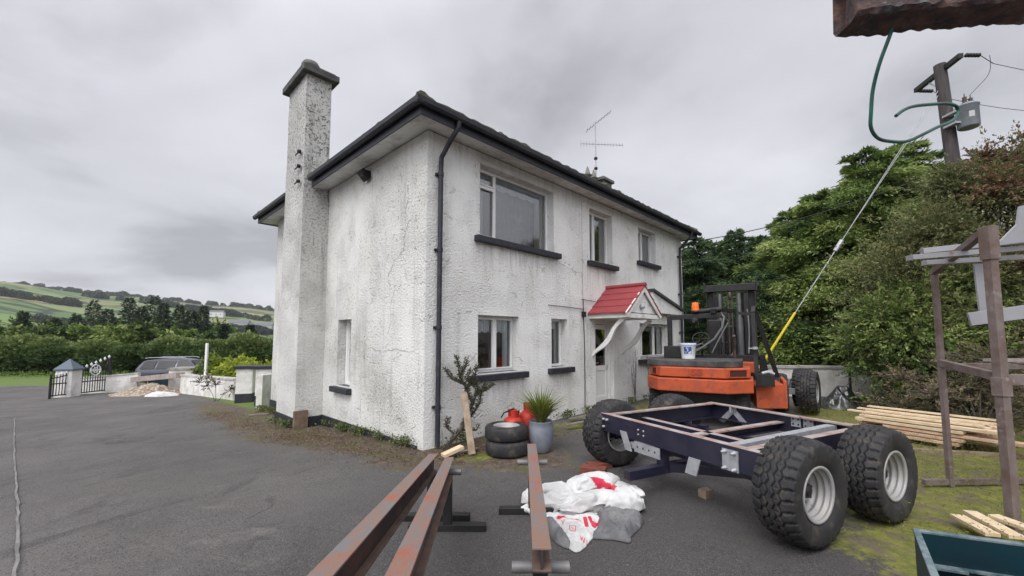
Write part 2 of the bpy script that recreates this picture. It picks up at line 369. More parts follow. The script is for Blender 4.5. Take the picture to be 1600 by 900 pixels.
def poly_mask(px, py, poly, soft=.25):
    """signed-distance style soft mask of a ground-plan polygon"""
    inside = np.zeros(px.shape, bool); dmin = np.full(px.shape, 1e9); n = len(poly)
    for i in range(n):
        x1, y1 = poly[i]; x2, y2 = poly[(i+1) % n]
        c = ((y1 > py) != (y2 > py)) & (px < (x2-x1)*(py-y1)/((y2-y1) or 1e-9)+x1); inside ^= c
        t = np.clip(((px-x1)*(x2-x1)+(py-y1)*(y2-y1))/((x2-x1)**2+(y2-y1)**2), 0, 1)
        dmin = np.minimum(dmin, np.hypot(px-x1-t*(x2-x1), py-y1-t*(y2-y1)))
    return np.clip(.5+np.where(inside, dmin, -dmin)/soft*.5, 0, 1)
def ground_sheet():
    n = 560; u = np.linspace(-1, 1, n)
    g = 4.0*np.sinh(7.3*u)                 # dense near the yard, sparse to the horizon
    X, Y = np.meshgrid(g+0.5, g+5.5); X = X.ravel(); Y = Y.ravel(); Z = gz(X, Y)
    damp = np.maximum(poly_mask(X, Y, [(-2.2, 2.0), (-2.0, 5.2), (.5, 5.8), (3.2, 5.6), (6, 6), (7, 3), (4, 1.5), (0, 1.5)], 2.2), .7*poly_mask(X, Y, [(-6, 7.5), (-3.6, 7.8), (-1.8, 5.6), (-3.2, 4.6), (-5.5, 5.5)], 2.0))
    near = np.exp(-np.hypot(X, Y-6)/25)
    Z = Z+near*.012*np.sin(X*1.3+np.sin(Y))*np.cos(Y*1.1)
    i = np.arange(n-1); I, J = np.meshgrid(i, i); a = (J*n+I).ravel()
    F = np.stack([a, a+1, a+n+1, a+n], 1)
    V = np.stack([X, Y, Z], 1)
    def hp(r, l): p = HW(r, l, 0); return (p.x, p.y)
    # moss / litter strip along the house foot, the yard's weedy right side, the grass beyond the road
    litter = np.maximum.reduce([
        poly_mask(X, Y, [hp(-1.3, 6.5), hp(-1.5, 3.6), hp(-1.15, 1.9), hp(-.75, .8), hp(-.75, -.6), hp(1.2, -1.0), hp(2.5, -.75), hp(2.5, .5), hp(.3, .5), hp(.3, 7), hp(-.1, 12), hp(-.9, 12), hp(-1.2, 9.5)], .9),
        poly_mask(X, Y, [(-2.3, 6.1), (-.1, 5.0), (.9, 5.2), (.9, 6.2), (-1.5, 6.6)], .7)*.8])
    moss = np.maximum.reduce([
        poly_mask(X, Y, [(3.3, 4.0), (2.7, 3.4), (2.6, 2.7), (4.4, 2.6), (9, 2), (12, 6), (9.5, 11), (6.5, 9.5), (4.9, 5.9), (4.3, 4.7)], .9),
        poly_mask(X, Y, [hp(2.6, -.9), hp(2.4, -.2), hp(4.3, -.2), hp(9, -.2), hp(9, -1.2), hp(5.5, -1.1), hp(4.0, -1.2)], .7)*.85,
        poly_mask(X, Y, [(-.95, 5.75), (-.35, 5.6), (-.3, 6.0), (-.9, 6.2)], .4)*.9])
    s = (X-P0.x)*LD.x+(Y-P0.y)*LD.y
    grass = np.maximum(sst(24.2, 25.2, Y*0.93-X*0.20-3.6+.35*np.sin(X*.7)), sst(11.7, 12.1, Y)*sst(3, 5, X))
    grass = np.maximum(grass, poly_mask(X, Y, [hp(-.2, 7.4), hp(-.4, 30), hp(30, 30), hp(30, 7.4)], .5))
    m = bpy.data.materials.new('ground'); m.use_nodes = True; nt = m.node_tree; b = nt.nodes['Principled BSDF']
    b.inputs['Specular IOR Level'].default_value = .35
    geo = N(nt, 'ShaderNodeNewGeometry'); P = geo.outputs['Position']
    def nz(sc, det=5, rg=.6, dis=0., st=None):
        v = P
        if st:
            mp = N(nt, 'ShaderNodeMapping'); mp.inputs['Scale'].default_value = st; nt.links.new(P, mp.inputs[0]); v = mp.outputs[0]
        k = N(nt, 'ShaderNodeTexNoise', inp={'Scale': sc, 'Detail': det, 'Roughness': rg, 'Distortion': dis}); nt.links.new(v, k.inputs['Vector']); return k.outputs[0]
    def rg(x, a, c, lo=0., hi=1.):
        r = N(nt, 'ShaderNodeMapRange', inp={'From Min': a, 'From Max': c, 'To Min': lo, 'To Max': hi}); nt.links.new(x, r.inputs[0]); return r.outputs[0]
    def ma(op, x, y):
        r = N(nt, 'ShaderNodeMath', operation=op)
        for i, q in enumerate((x, y)):
            if isinstance(q, (int, float)): r.inputs[i].default_value = q
            else: nt.links.new(q, r.inputs[i])
        return r.outputs[0]
    def mx(f, a, c):
        k = N(nt, 'ShaderNodeMix', data_type='RGBA'); nt.links.new(f, k.inputs[0]) if not isinstance(f, float) else None
        for i, q in ((6, a), (7, c)):
            if isinstance(q, tuple): k.inputs[i].default_value = (*q, 1)
            else: nt.links.new(q, k.inputs[i])
        return k.outputs[2]
    def at(nm): return N(nt, 'ShaderNodeAttribute', attribute_name=nm).outputs['Fac']
    asph = mx(rg(nz(.55, 5, .62), .34, .66), (0.068, 0.062, 0.058), (0.120, 0.110, 0.104))
    asph = mx(rg(nz(2.6, 5, .65, .6), .55, .75), asph, (0.125, 0.117, 0.112))
    asph = mx(ma('MULTIPLY', rg(nz(.8, 6, .75, 1.2, (1, .45, 1)), .55, .64), .75), asph, (0.048, 0.044, 0.043))
    asph = mx(ma('MULTIPLY', rg(ma('ADD', at('damp'), ma('MULTIPLY', nz(1.1, 5, .65, .5), .9)), .72, 1.25), .80), asph, (0.046, 0.042, 0.042))
    vw = N(nt, 'ShaderNodeVectorMath', operation='ADD'); nt.links.new(P, vw.inputs[0]); wn_ = N(nt, 'ShaderNodeTexNoise', inp={'Scale': 1.7, 'Detail': 4}); nt.links.new(P, wn_.inputs['Vector']); nt.links.new(wn_.outputs['Color'], vw.inputs[1])
    vc = N(nt, 'ShaderNodeTexVoronoi', feature='DISTANCE_TO_EDGE', inp={'Scale': .42}); nt.links.new(vw.outputs[0], vc.inputs['Vector'])
    crk = ma('MULTIPLY', rg(vc.outputs['Distance'], .004, .012, 1, 0), rg(nz(.8, 3, .6), .50, .60)); asph = mx(ma('MULTIPLY', crk, .8), asph, (0.028, 0.026, 0.025))
    asph = mx(ma('MULTIPLY', rg(nz(.9, 6, .75, 1.5, (.35, 1, 1)), .60, .72), .7), asph, (0.165, 0.15, 0.14))
    asph = mx(ma('MULTIPLY', rg(nz(5.5, 6, .8, 1.0), .57, .70), .6), asph, (0.09, 0.065, 0.045))
    asph = mx(rg(nz(160, 2, .6), .52, .72), asph, (0.19, 0.185, 0.18))
    asph = mx(rg(nz(75, 2, .6), .54, .68), asph, (0.035, 0.033, 0.033))
    lit = mx(rg(nz(6, 5, .7), .38, .62), (0.060, 0.040, 0.028), (0.125, 0.10, 0.075))
    lit = mx(rg(nz(2.6, 5, .7), .50, .58), lit, (0.080, 0.080, 0.030))
    lit = mx(rg(nz(35, 3, .7), .6, .7), lit, (0.26, 0.22, 0.17))
    mos = mx(rg(nz(7, 5, .7), .35, .65), (0.095, 0.105, 0.022), (0.215, 0.215, 0.045))
    mos = mx(rg(nz(4, 4, .7), .48, .62), mos, (0.13, 0.105, 0.07))
    edge = nz(2.8, 6, .7); fine = nz(14, 4, .7)
    brk = ma('ADD', ma('MULTIPLY', edge, .62), ma('MULTIPLY', fine, .38))
    fl = rg(ma('ADD', at('litter'), brk), .93, 1.03); fm = rg(ma('ADD', at('moss'), brk), .92, 1.04)
    c = mx(fl, asph, lit); c = mx(fm, c, mos)
    gcol = mx(rg(nz(9, 5, .7), .35, .65), (0.075, 0.13, 0.025), (0.125, 0.17, 0.04))
    # far farmland: cells of pasture, stubble and rough ground, with dark hedge lines between them
    warp = N(nt, 'ShaderNodeMapping'); warp.inputs['Scale'].default_value = (1/150, 1/52, 0); warp.inputs['Rotation'].default_value = (0, 0, .5)
    nt.links.new(P, warp.inputs[0])
    wn = N(nt, 'ShaderNodeTexNoise', inp={'Scale': .7, 'Detail': 2}); nt.links.new(warp.outputs[0], wn.inputs['Vector'])
    wv = N(nt, 'ShaderNodeVectorMath', operation='ADD'); nt.links.new(warp.outputs[0], wv.inputs[0]); nt.links.new(wn.outputs['Color'], wv.inputs[1])
    v1 = N(nt, 'ShaderNodeTexVoronoi', distance='CHEBYCHEV', inp={'Scale': 1.0, 'Randomness': .8}); nt.links.new(wv.outputs[0], v1.inputs['Vector'])
    v2 = N(nt, 'ShaderNodeTexVoronoi', feature='F2', distance='CHEBYCHEV', inp={'Scale': 1.0, 'Randomness': .8}); nt.links.new(wv.outputs[0], v2.inputs['Vector'])
    sp = N(nt, 'ShaderNodeSeparateColor'); nt.links.new(v1.outputs['Color'], sp.inputs[0])
    fr = N(nt, 'ShaderNodeValToRGB'); nt.links.new(sp.outputs[0], fr.inputs[0]); fr.color_ramp.interpolation = 'CONSTANT'
    cols = [(0, (.075, .13, .035)), (.2, (.12, .19, .05)), (.38, (.16, .20, .08)), (.54, (.26, .21, .11)), (.66, (.09, .155, .04)), (.80, (.17, .17, .07)), (.91, (.06, .09, .04))]
    els = fr.color_ramp.elements
    for i, (p, q) in enumerate(cols):
        e = els[i] if i < 2 else els.new(p); e.position = p; e.color = (*q, 1)
    dd = ma('SUBTRACT', v2.outputs['Distance'], v1.outputs['Distance'])
    hed = rg(ma('ADD', dd, ma('MULTIPLY', nz(.03, 3, .6), .05)), .06, .12, 1, 0)
    fcol = mx(hed, mx(rg(nz(.02, 4, .6), .3, .7), fr.outputs[0], fr.outputs[0]), (.022, .035, .018))
    gcol = mx(at('far'), gcol, fcol)
    c = mx(rg(ma('ADD', at('grass'), ma('MULTIPLY', fine, .4)), .62, .8), c, gcol)
    nt.links.new(c, b.inputs['Base Color'])
    rr = rg(nz(1.5, 4, .6), .3, .7, .72, .92); nt.links.new(rr, b.inputs['Roughness'])
    h = ma('ADD', ma('MULTIPLY', nz(110, 2, .6), .5), ma('MULTIPLY', nz(22, 4, .7), 1.2))
    bp = N(nt, 'ShaderNodeBump', inp={'Strength': .8, 'Distance': .016}); nt.links.new(h, bp.inputs['Height']); nt.links.new(bp.outputs[0], b.inputs['Normal'])
    o = mesh_np('ground', V, F, m, attrs={'litter': litter, 'moss': moss, 'damp': damp, 'grass': grass, 'far': sst(60, 110, np.hypot(X, Y))}, smooth=True)
    tag(o, kind='structure')
ground_sheet()

# pale sealed joint running up the tarmac at the left, a crooked strip 4 mm proud
mb = MB(); pts = []
for py_ in (960, 900, 850, 800, 760, 720, 690, 668, 652):
    px_ = 25+3*sin(py_/40); z_ = 0; v_ = -(py_-479)/641
    for _ in range(30): t_ = (z_-CAMH)/(sin(PITCH)+v_*cos(PITCH)); y_ = (cos(PITCH)-v_*sin(PITCH))*t_; x_ = (px_-800)/641*t_; z_ = .5*z_+.5*gz1(x_, y_)
    pts.append((x_, y_))
fine = []
for i in range(len(pts)-1):
    for k in range(12):
        t = k/12; x = pts[i][0]*(1-t)+pts[i+1][0]*t; y = pts[i][1]*(1-t)+pts[i+1][1]*t
        fine.append((x+.022*noise.noise((x*3, y*3, 1)), y, .012+.014*abs(noise.noise((x*7, y*7, 4)))))
vs = []
for x, y, wd in fine: vs += [(x-wd, y, gz1(x-wd, y)+.014), (x+wd, y, gz1(x+wd, y)+.014)]
mb.add(vs, [(2*i, 2*i+1, 2*i+3, 2*i+2) for i in range(len(fine)-1)])
tag(mb.build('tarmac_joint', pm('tar_joint', (.20, .193, .186), .9, col2=(.12, .116, .112), scale=3, lo=.40, hi=.6)), kind='structure')

# ------------------------------------------------------------------ house
house = thing('house', 'two storey white roughcast house with dark eaves and tall outside chimney', 'house', P0, pi/2-HA)
HR, HL, HZ = 9.75, 7.3, 4.87
RW = [(1.08, 3.12, 3.40, 4.68), (4.45, 5.46, 3.42, 4.66), (6.82, 7.87, 3.74, 4.66),        # upstairs: x0 x1 z0 z1
      (1.05, 2.06, 1.04, 2.03), (3.02, 3.55, 1.05, 2.03), (6.78, 8.62, 1.08, 2.03)]
DOOR = (4.62, 5.42, 0.02, 2.03)
LW = [(2.50, 3.10, 0.70, 2.0)]
def wall_holes(mb, fn, u0, u1, v0, v1, holes, depth, mi=0):
    us = sorted({u0, u1, *[h[0] for h in holes], *[h[1] for h in holes]}); vs = sorted({v0, v1, *[h[2] for h in holes], *[h[3] for h in holes]})
    for i in range(len(us)-1):
        for j in range(len(vs)-1):
            cu = (us[i]+us[i+1])/2; cv = (vs[j]+vs[j+1])/2
            if any(h[0] < cu < h[1] and h[2] < cv < h[3] for h in holes): continue
            q = [(us[i], vs[j]), (us[i+1], vs[j]), (us[i+1], vs[j+1]), (us[i], vs[j+1])]
            mb.add([fn(a, b_, 0) for a, b_ in q], [(0, 1, 2, 3)], mi)
    for (a0, a1, b0, b1) in holes:
        for p, q in (((a0, b0), (a1, b0)), ((a1, b0), (a1, b1)), ((a1, b1), (a0, b1)), ((a0, b1), (a0, b0))):
            mb.add([fn(*p, 0), fn(*q, 0), fn(*q, depth), fn(*p, depth)], [(0, 1, 2, 3)], mi)
mb = MB()
wall_holes(mb, lambda u, v, w: (u, w, v), 0, HR, -.1, HZ, RW+[DOOR], .30)
wall_holes(mb, lambda u, v, w: (w, u, v), 0, HL, -.75, HZ, LW, .30, 1)
mb.box(.0, HR, HL-.01, HL, -.9, HZ); mb.box(HR-.01, HR, 0, HL, -.5, HZ)
wallo = mb.build('wall', [M_WALL, M_SIDE], house)
# rooms behind the windows (a plain dark shell with floors so that the glass looks into a real space)
mb = MB(); mb.box(.31, HR-.1, .31, .33, -.05, .95); mb.box(.31, HR-.1, 3.4, 3.45, -.05, HZ); mb.box(.31, HR-.1, .31, 3.4, 2.4, 2.6)
mb.box(.31, HR-.1, .31, 3.4, -.1, .0); mb.box(.31, HR-.1, .31, HL-.1, HZ-.05, HZ); mb.box(3.9, 4.0, .31, 3.4, 0, HZ); mb.box(6.2, 6.3, .31, 3.4, 0, HZ)
mb.build('room_shell', M_DARKROOM, house)
mb = MB(); mb.box(-.025, 0, .15, 3.74, -.75, .03); mb.build('plinth', M_SLATE, house)
mb = MB(); mb.box(-.025, 0, 4.98, HL, -.75, -.02); mb.build('plinth', M_SLATE, house)

def window(x0, x1, z0, z1, divs, side='R', hop=None, curtain='scallop', sill=.13):
    """divs: list of pane spans as fractions; hop: (pane index, split z) for a top hopper light"""
    T = (lambda a, w, z: (a, w, z)) if side == 'R' else (lambda a, w, z: (w, a, z))
    def bx(mb, a0, a1, w0, w1, c0, c1):
        p = T(a0, w0, c0); q = T(a1, w1, c1); mb.box(min(p[0], q[0]), max(p[0], q[0]), min(p[1], q[1]), max(p[1], q[1]), c0, c1)
    D = .17; t = .046
    f = MB()
    bx(f, x0, x1, D, D+.06, z0, z0+t); bx(f, x0, x1, D, D+.06, z1-t, z1); bx(f, x0, x0+t, D, D+.06, z0+t, z1-t); bx(f, x1-t, x1, D, D+.06, z0+t, z1-t)
    xs = [x0+(x1-x0)*d for d in divs]
    for a in xs[1:-1]: bx(f, a-t*.6, a+t*.6, D-.005, D+.06, z0+t, z1-t)
    if hop: i, zh = hop; bx(f, xs[i], xs[i+1], D-.003, D+.06, zh-t*.6, zh+t*.6)
    wo = f.build('window', M_UPVC, house, bevel=.006)
    for i in range(len(xs)-1):                      # opening sashes: a thin inner frame round the narrow panes
        a, c = xs[i]+t*.5, xs[i+1]-t*.5
        if (c-a) < .75 and len(xs) > 2:
            s_ = MB(); e = .022
            zt = (hop[1]-t*.5) if hop and hop[0] == i else z1-t
            for (c0, c1) in ([(z0+t, zt)]+([(hop[1]+t*.5, z1-t)] if hop and hop[0] == i else [])):
                bx(s_, a, c, D-.02, D+.02, c0, c0+e); bx(s_, a, c, D-.02, D+.02, c1-e, c1); bx(s_, a, a+e, D-.02, D+.02, c0+e, c1-e); bx(s_, c-e, c, D-.02, D+.02, c0+e, c1-e)
            s_.build('sash', M_UPVC, wo)
    g = MB()
    for i in range(len(xs)-1): g.add([T(xs[i]+.02, D+.03, z0+.03), T(xs[i+1]-.02, D+.03, z0+.03), T(xs[i+1]-.02, D+.03, z1-.03), T(xs[i]+.02, D+.03, z1-.03)], [(0, 1, 2, 3)])
    g.build('pane', GLASS_UP if z0 > 3 else GLASS, wo)
    sb = MB(); bx(sb, x0-sill, x1+sill, -.11, .001, z0-.13, z0-.02); bx(sb, x0+.002, x1-.002, 0.001, D-.002, z0-.09, z0-.012+.014)
    sb.build('sill', M_SLATE, wo, bevel=.012)
    if curtain:
        c = MB(); n = 60; W = x1-x0-.1; vs = []
        drop = {'scallop': .27*(z1-z0), 'full': (z1-z0)*.96, 'side': .18*(z1-z0)}[curtain]
        for k in range(n+1):
            a = x0+.05+W*k/n; wv = D+.085+.012*sin(k*1.7)+.008*sin(k*.7)
            zb = z1-drop-.035*abs(sin(k*pi/9)) if curtain != 'full' else z0+.04
            vs += [T(a, wv, z1-.02), T(a, wv, zb)]
        c.add(vs, [(2*k, 2*k+1, 2*k+3, 2*k+2) for k in range(n)])
        if curtain in ('scallop', 'side'):
            for a0, a1 in ((x0+.04, x0+.04+.13*(x1-x0)), (x1-.04-.13*(x1-x0), x1-.04)):
                vs = []
                for k in range(13):
                    a = a0+(a1-a0)*k/12; wv = D+.105+.012*sin(k*2.1); vs += [T(a, wv, z1-.02), T(a, wv, z0+.02)]
                c.add(vs, [(2*k, 2*k+1, 2*k+3, 2*k+2) for k in range(12)])
        c.build('net_curtain', M_CURT, wo)
    return wo
wbig = window(*RW[0], [0, .245, 1], hop=(0, 4.36), curtain='side')
mb = MB(); vs = []
for k in range(61):
    a = 1.62+1.40*k/60; vs += [(a, .34+.012*sin(k*1.3), 4.60), (a, .34+.012*sin(k*1.3), 3.44)]
mb.add(vs, [(2*k, 2*k+1, 2*k+3, 2*k+2) for k in range(60)]); mb.build('reflection_sheet', pm('reflection_grey', (.22, .29, .38), .9, col2=(.34, .40, .46), scale=2, lo=.5, hi=.6), wbig)  # added sheet behind the pane, blue sky reflection put into its colour
window(*RW[1], [0, .38, 1], curtain='side')
window(*RW[2], [0, .45, 1], curtain='full')
window(*RW[3], [0, .52, 1], curtain='scallop', sill=.17)
window(*RW[4], [0, 1], curtain='side')
window(*RW[5], [0, .2, .62, 1], curtain='side')
window(*LW[0], [0, 1], side='L', curtain='full', sill=.1)
# jug and boxes standing on the inside of the ground floor sill
mb = MB(); mb.box(1.22, 1.42, .42, .55, 1.10, 1.38); mb.build('sill_ornament', pm('pale_blue_card', (.25, .33, .45), .7), house)

# door with a dark glazed upper light
d = MB(); x0, x1, z0, z1 = DOOR; t = .07
for q in ((x0, x1, z1-t, z1), (x0, x0+t, z0, z1-t), (x1-t, x1, z0, z1-t)): d.box(q[0], q[1], .10, .17, q[2], q[3])
do = d.build('door_frame', M_UPVC, house, bevel=.008)
d = MB(); a, c = x0+t+.006, x1-t-.006
d.box(a, c, .12, .165, z0+.02, z0+.24); d.box(a, c, .12, .165, .86, .98); d.box(a, a+.10, .12, .165, z0+.24, z1-t-.01); d.box(c-.10, c, .12, .165, z0+.24, z1-t-.01); d.box(a, c, .12, .165, z1-t-.12, z1-t-.01)
d.box(a+.10, c-.10, .14, .15, z0+.24, .86)
dd = d.build('door', M_UPVC, house, bevel=.006)
g = MB(); g.add([(a+.1, .142, .98), (c-.1, .142, .98), (c-.1, .142, z1-t-.12), (a+.1, .142, z1-t-.12)], [(0, 1, 2, 3)]); g.build('door_pane', GLASS, dd)
g = MB(); g.box(a+.02, a+.06, .09, .12, .95, 1.13); g.tube([(a+.04, .075, 1.05), (a+.16, .075, 1.05)], .009); g.tube([(a+.04, .12, 1.05), (a+.04, .075, 1.05)], .009); g.build('handle', M_GALV, dd)
g = MB(); g.box(x0-.1, x1+.1, -.32, .10, -.05, .02); g.build('door_step', M_CONC, house)

# chimney breast and stack outside the side wall
mb = MB(); bump_ = 0
def lumpy(mb, x0, x1, y0, y1, z0, z1):
    n = 46; ring = [(x0, y0), (x0, y1), (x1, y1), (x1, y0)]; vs = []
    for k in range(n+1):
        z = z0+(z1-z0)*k/n; w_ = 1-.02*(k/n)
        for (x, y) in ring:
            j = .014*noise.noise((x*3, y*3, z*2.2)); cx, cy = (x0+x1)/2, (y0+y1)/2
            vs.append((x if x == x1 else x+j, cy+(y-cy)*w_+j, z))
    mb.add(vs, [(4*k+i, 4*k+(i+1) % 4, 4*k+4+(i+1) % 4, 4*k+4+i) for k in range(n) for i in range(4)])
    mb.add([vs[4*n+i] for i in range(4)], [(0, 1, 2, 3)])
lumpy(mb, -.54, -.001, 3.76, 4.95, -.8, 4.6); ch = mb.build('chimney_breast', M_CHIM, house)
mb = MB(); lumpy(mb, -.54, -.02, 3.79, 4.93, 4.6, 7.32); mb.build('chimney_stack', M_CHIM, ch)
mb = MB(); mb.box(-.565, .003, 3.735, 4.97, -.9, .02); mb.build('chimney_plinth', M_SLATE, ch)
mb = MB(); mb.box(-.66, .10, 3.66, 5.06, 7.32, 7.47); mb.box(-.60, .04, 3.72, 5.0, 7.47, 7.52); mb.build('chimney_cap', pm('dark_cap', (.045, .045, .05), .85, col2=(.10, .10, .09), scale=7, bump=.3), ch, bevel=.015)
mb = MB(); mb.lathe([(.17, 0), (.165, .14), (.19, .15), (.19, .22), (.16, .23), (.16, .27), (.14, .28), (.0, .28)], (-.36, 4.15, 7.52), n=24); mb.build('chimney_pot', pm('old_clay_pot', (.075, .073, .07), .9, col2=(.15, .145, .135), scale=9, bump=.3), ch)
mb = MB()
for z in (4.95, 5.28, 5.6):
    mb.bar((-.60, 3.98, z), (-.55, 3.98, z), .03, .03); mb.bar((-.60, 3.90, z), (-.60, 4.16, z), .02, .02); mb.lathe([(.0, -.03), (.04, -.02), (.04, .03), (0, .04)], (-.60, 3.92, z), n=8)
mb.build('wall_bracket', M_BLACK, ch)
mb = MB(); mb.box(-.58, -.32, 3.66, 3.74, -.30, .17); mb.build('rusty_vent_plate', pm('rust_plate', (.21, .15, .11), .8, col2=(.13, .09, .06), scale=9), ch)

# eaves: soffit, fascia, gutter; hipped roof
OV = .38; x0, x1, y0, y1 = -OV, HR+.30, -OV, HL+OV
mb = MB(); ring_o = [(x0, y0), (x1, y0), (x1, y1), (x0, y1)]; ring_i = [(.02, .02), (HR-.02, .02), (HR-.02, HL-.02), (.02, HL-.02)]
for i in range(4):
    j = (i+1) % 4; mb.add([(*ring_o[i], HZ-.02), (*ring_o[j], HZ-.02), (*ring_i[j], HZ+.02), (*ring_i[i], HZ+.02)], [(0, 1, 2, 3)])
mb.build('soffit', pm('grey_soffit', (.66, .66, .64), .8, col2=(.42, .41, .38), scale=4, lo=.45, hi=.7, stretch=(1, 1, 1)), house)
mb = MB(); e = .022; zl, zh = HZ-.05, HZ+.13
mb.box(x0-e, x1+e, y0-e, y0, zl, zh); mb.box(x0-e, x1+e, y1, y1+e, zl, zh)
mb.box(x0-e, x0, y0, 3.70, zl, zh); mb.box(x0-e, x0, 5.02, y1, zl, zh); mb.box(x1, x1+e, y0, y1, zl, zh)
mb.build('fascia', M_SLATE, house)
def gutter(mb, p, q, out_):
    p, q, o = Vector(p), Vector(q), Vector(out_); prof = [(0, 0), (.0, -.05), (.03, -.085), (.075, -.09), (.105, -.06), (.115, 0), (.107, 0), (.097, -.05), (.07, -.078), (.035, -.075), (.01, -.045), (.008, 0)]
    vs = [P+o*a+Vector((0, 0, b_)) for P in (p, q) for a, b_ in prof]; n = len(prof)
    mb.add(vs, [(i, (i+1) % n, n+(i+1) % n, n+i) for i in range(n)]+[tuple(range(n))[::-1], tuple(range(n, 2*n))])
mb = MB(); zg = HZ+.145
gutter(mb, (x0-.13, y0-e-.003, zg), (x1+.12, y0-e-.003, zg), (0, -1, 0))
gutter(mb, (x0-e-.003, y0-.13, zg), (x0-e-.003, 3.66, zg), (-1, 0, 0)); gutter(mb, (x0-e-.003, 5.06, zg), (x0-e-.003, y1+.1, zg), (-1, 0, 0))
mb.build('gutter', M_SLATE, house)
# hipped roof built as four tiled slopes
def slope(mb, a, b_, rdir, rise, run, hipa, hipb, seed):
    """a-b eave; rdir inwards; hips trim the sides at 45 degrees"""
    a, b_ = Vector(a), Vector(b_); ln = (b_-a).length; d = (b_-a)/ln; r = Vector(rdir); nu = int(ln*14); nv = 22; vs = []
    for j in range(nv+1):
        t = j/nv; ins = run*t
        for i in range(nu+1):
            s = hipa*ins + (ln-(hipa+hipb)*ins)*i/nu
            p = a+d*s+r*ins; u = s/.30
            z = rise*t+.028*abs(sin(u*pi))+.022*noise.noise((p.x*6+seed, p.y*6, 0))+.02*(1-((t*nv*.55) % 1))
            if j == 0: z += .03+.05*max(0, noise.noise((s*2.1, seed, 3)))
            vs.append(p+Vector((0, 0, z)))
    w_ = nu+1
    mb.add(vs, [(j*w_+i, j*w_+i+1, (j+1)*w_+i+1, (j+1)*w_+i) for j in range(nv) for i in range(nu)], 0, True)
    lip = [vs[i] for i in range(w_)]+[vs[i]-Vector((0, 0, .07))+r*.0 for i in range(w_)]
    mb.add(lip, [(i, w_+i, w_+i+1, i+1) for i in range(nu)])
rz = HZ+.15; run = (HL+2*OV)/2; rise = run*math.tan(radians(29)); ex = .06
mb = MB()
A, B, C_, D_ = (x0-ex, y0-ex, rz), (x1+ex, y0-ex, rz), (x1+ex, y1+ex, rz), (x0-ex, y1+ex, rz); rn = run+ex
slope(mb, A, B, (0, 1, 0), rise, rn, 1, 1, 1); slope(mb, C_, D_, (0, -1, 0), rise, rn, 1, 1, 5)
slope(mb, B, C_, (-1, 0, 0), rise, rn, 1, 1, 3); slope(mb, D_, A, (1, 0, 0), rise, rn, 1, 1, 7)
roofo = mb.build('roof', M_ROOF, house)
mb = MB(); ridge = [(x0+run, HL/2, rz+rise+.06), (x1-run, HL/2, rz+rise+.06)]
mb.tube(ridge, .10, 10)
for (cx_, cy_), r_ in (((x0, y0), ridge[0]), ((x0, y1), ridge[0]), ((x1, y0), ridge[1]), ((x1, y1), ridge[1])): mb.tube([(cx_, cy_, rz+.06), r_], .09, 8)
mb.build('ridge_tiles', M_ROOF, roofo)
mb = MB()
for k in range(130):                             # cushions of moss along the eave tiles
    s = random.uniform(0, HR+.5); r_ = random.uniform(.02, .055)*(1.5 if 1.3 < s % 3.1 < 2 else 1)
    mb.lathe([(0, -.3*r_), (r_*.8, 0), (r_, .3*r_), (r_*.6, .8*r_), (0, r_)], (x0+s, y0-.02+random.uniform(0, .12), rz+.06), n=6)
tag(mb.build('roof_moss', pm('moss_clump', (.085, .08, .045), .95, col2=(.14, .12, .08), scale=20, bump=.5), roofo), kind='stuff')
# ridge chimney seen over the far end
mb = MB(); mb.box(7.55, 8.95, 1.95, 2.5, 5.6, 6.78); mb.box(8.35, 8.9, 2.0, 2.45, 6.78, 6.98); c2 = mb.build('ridge_chimney', pm('sooty_render', (.17, .165, .155), .95, col2=(.08, .08, .075), scale=6, bump=.5), house)
mb = MB(); mb.box(8.27, 8.98, 1.93, 2.52, 6.98, 7.08); mb.build('chimney_cap', pm('sooty_render', (.2, .2, .2)), c2, bevel=.01)
for x in (7.72, 8.08):
    mb = MB(); mb.lathe([(.12, -.12), (.11, .18), (.15, .20), (.10, .23), (.015, .50), (0, .51)], (x, 2.2, 6.80), n=12); mb.build('chimney_pot', pm('sooty_pot', (.10, .095, .09), .9, col2=(.17, .16, .15), scale=8), c2)

# downpipes with swan necks
def downpipe(x, zb):
    mb = MB(); mb.tube([(x+.05, y0-.07, zg-.07), (x+.05, y0-.07, zg-.17), (x+.0, -.30, zg-.36), (x, -.085, zg-.55), (x, -.075, zg-.8), (x, -.075, zb)], .038, 12)
    for z in (4.2, 3.0, 1.8, .6): mb.lathe([(.046, -.03), (.046, .03)], (x, -.075, z), n=12); mb.box(x-.06, x+.06, -.03, -.002, z-.02, z+.02)
    return mb.build('downpipe', M_SLATE, house)
downpipe(.20, .02); downpipe(9.42, .02)
# floodlight bracket under the side soffit
mb = MB(); mb.box(-.16, -.002, 1.86, 1.98, 4.63, 4.75); mb.prism([(-.2, 1.82, 4.70), (-.06, 1.82, 4.56), (-.02, 1.82, 4.62), (-.16, 1.82, 4.76)], (0, .2, 0)); mb.build('security_light', M_BLACK, house)

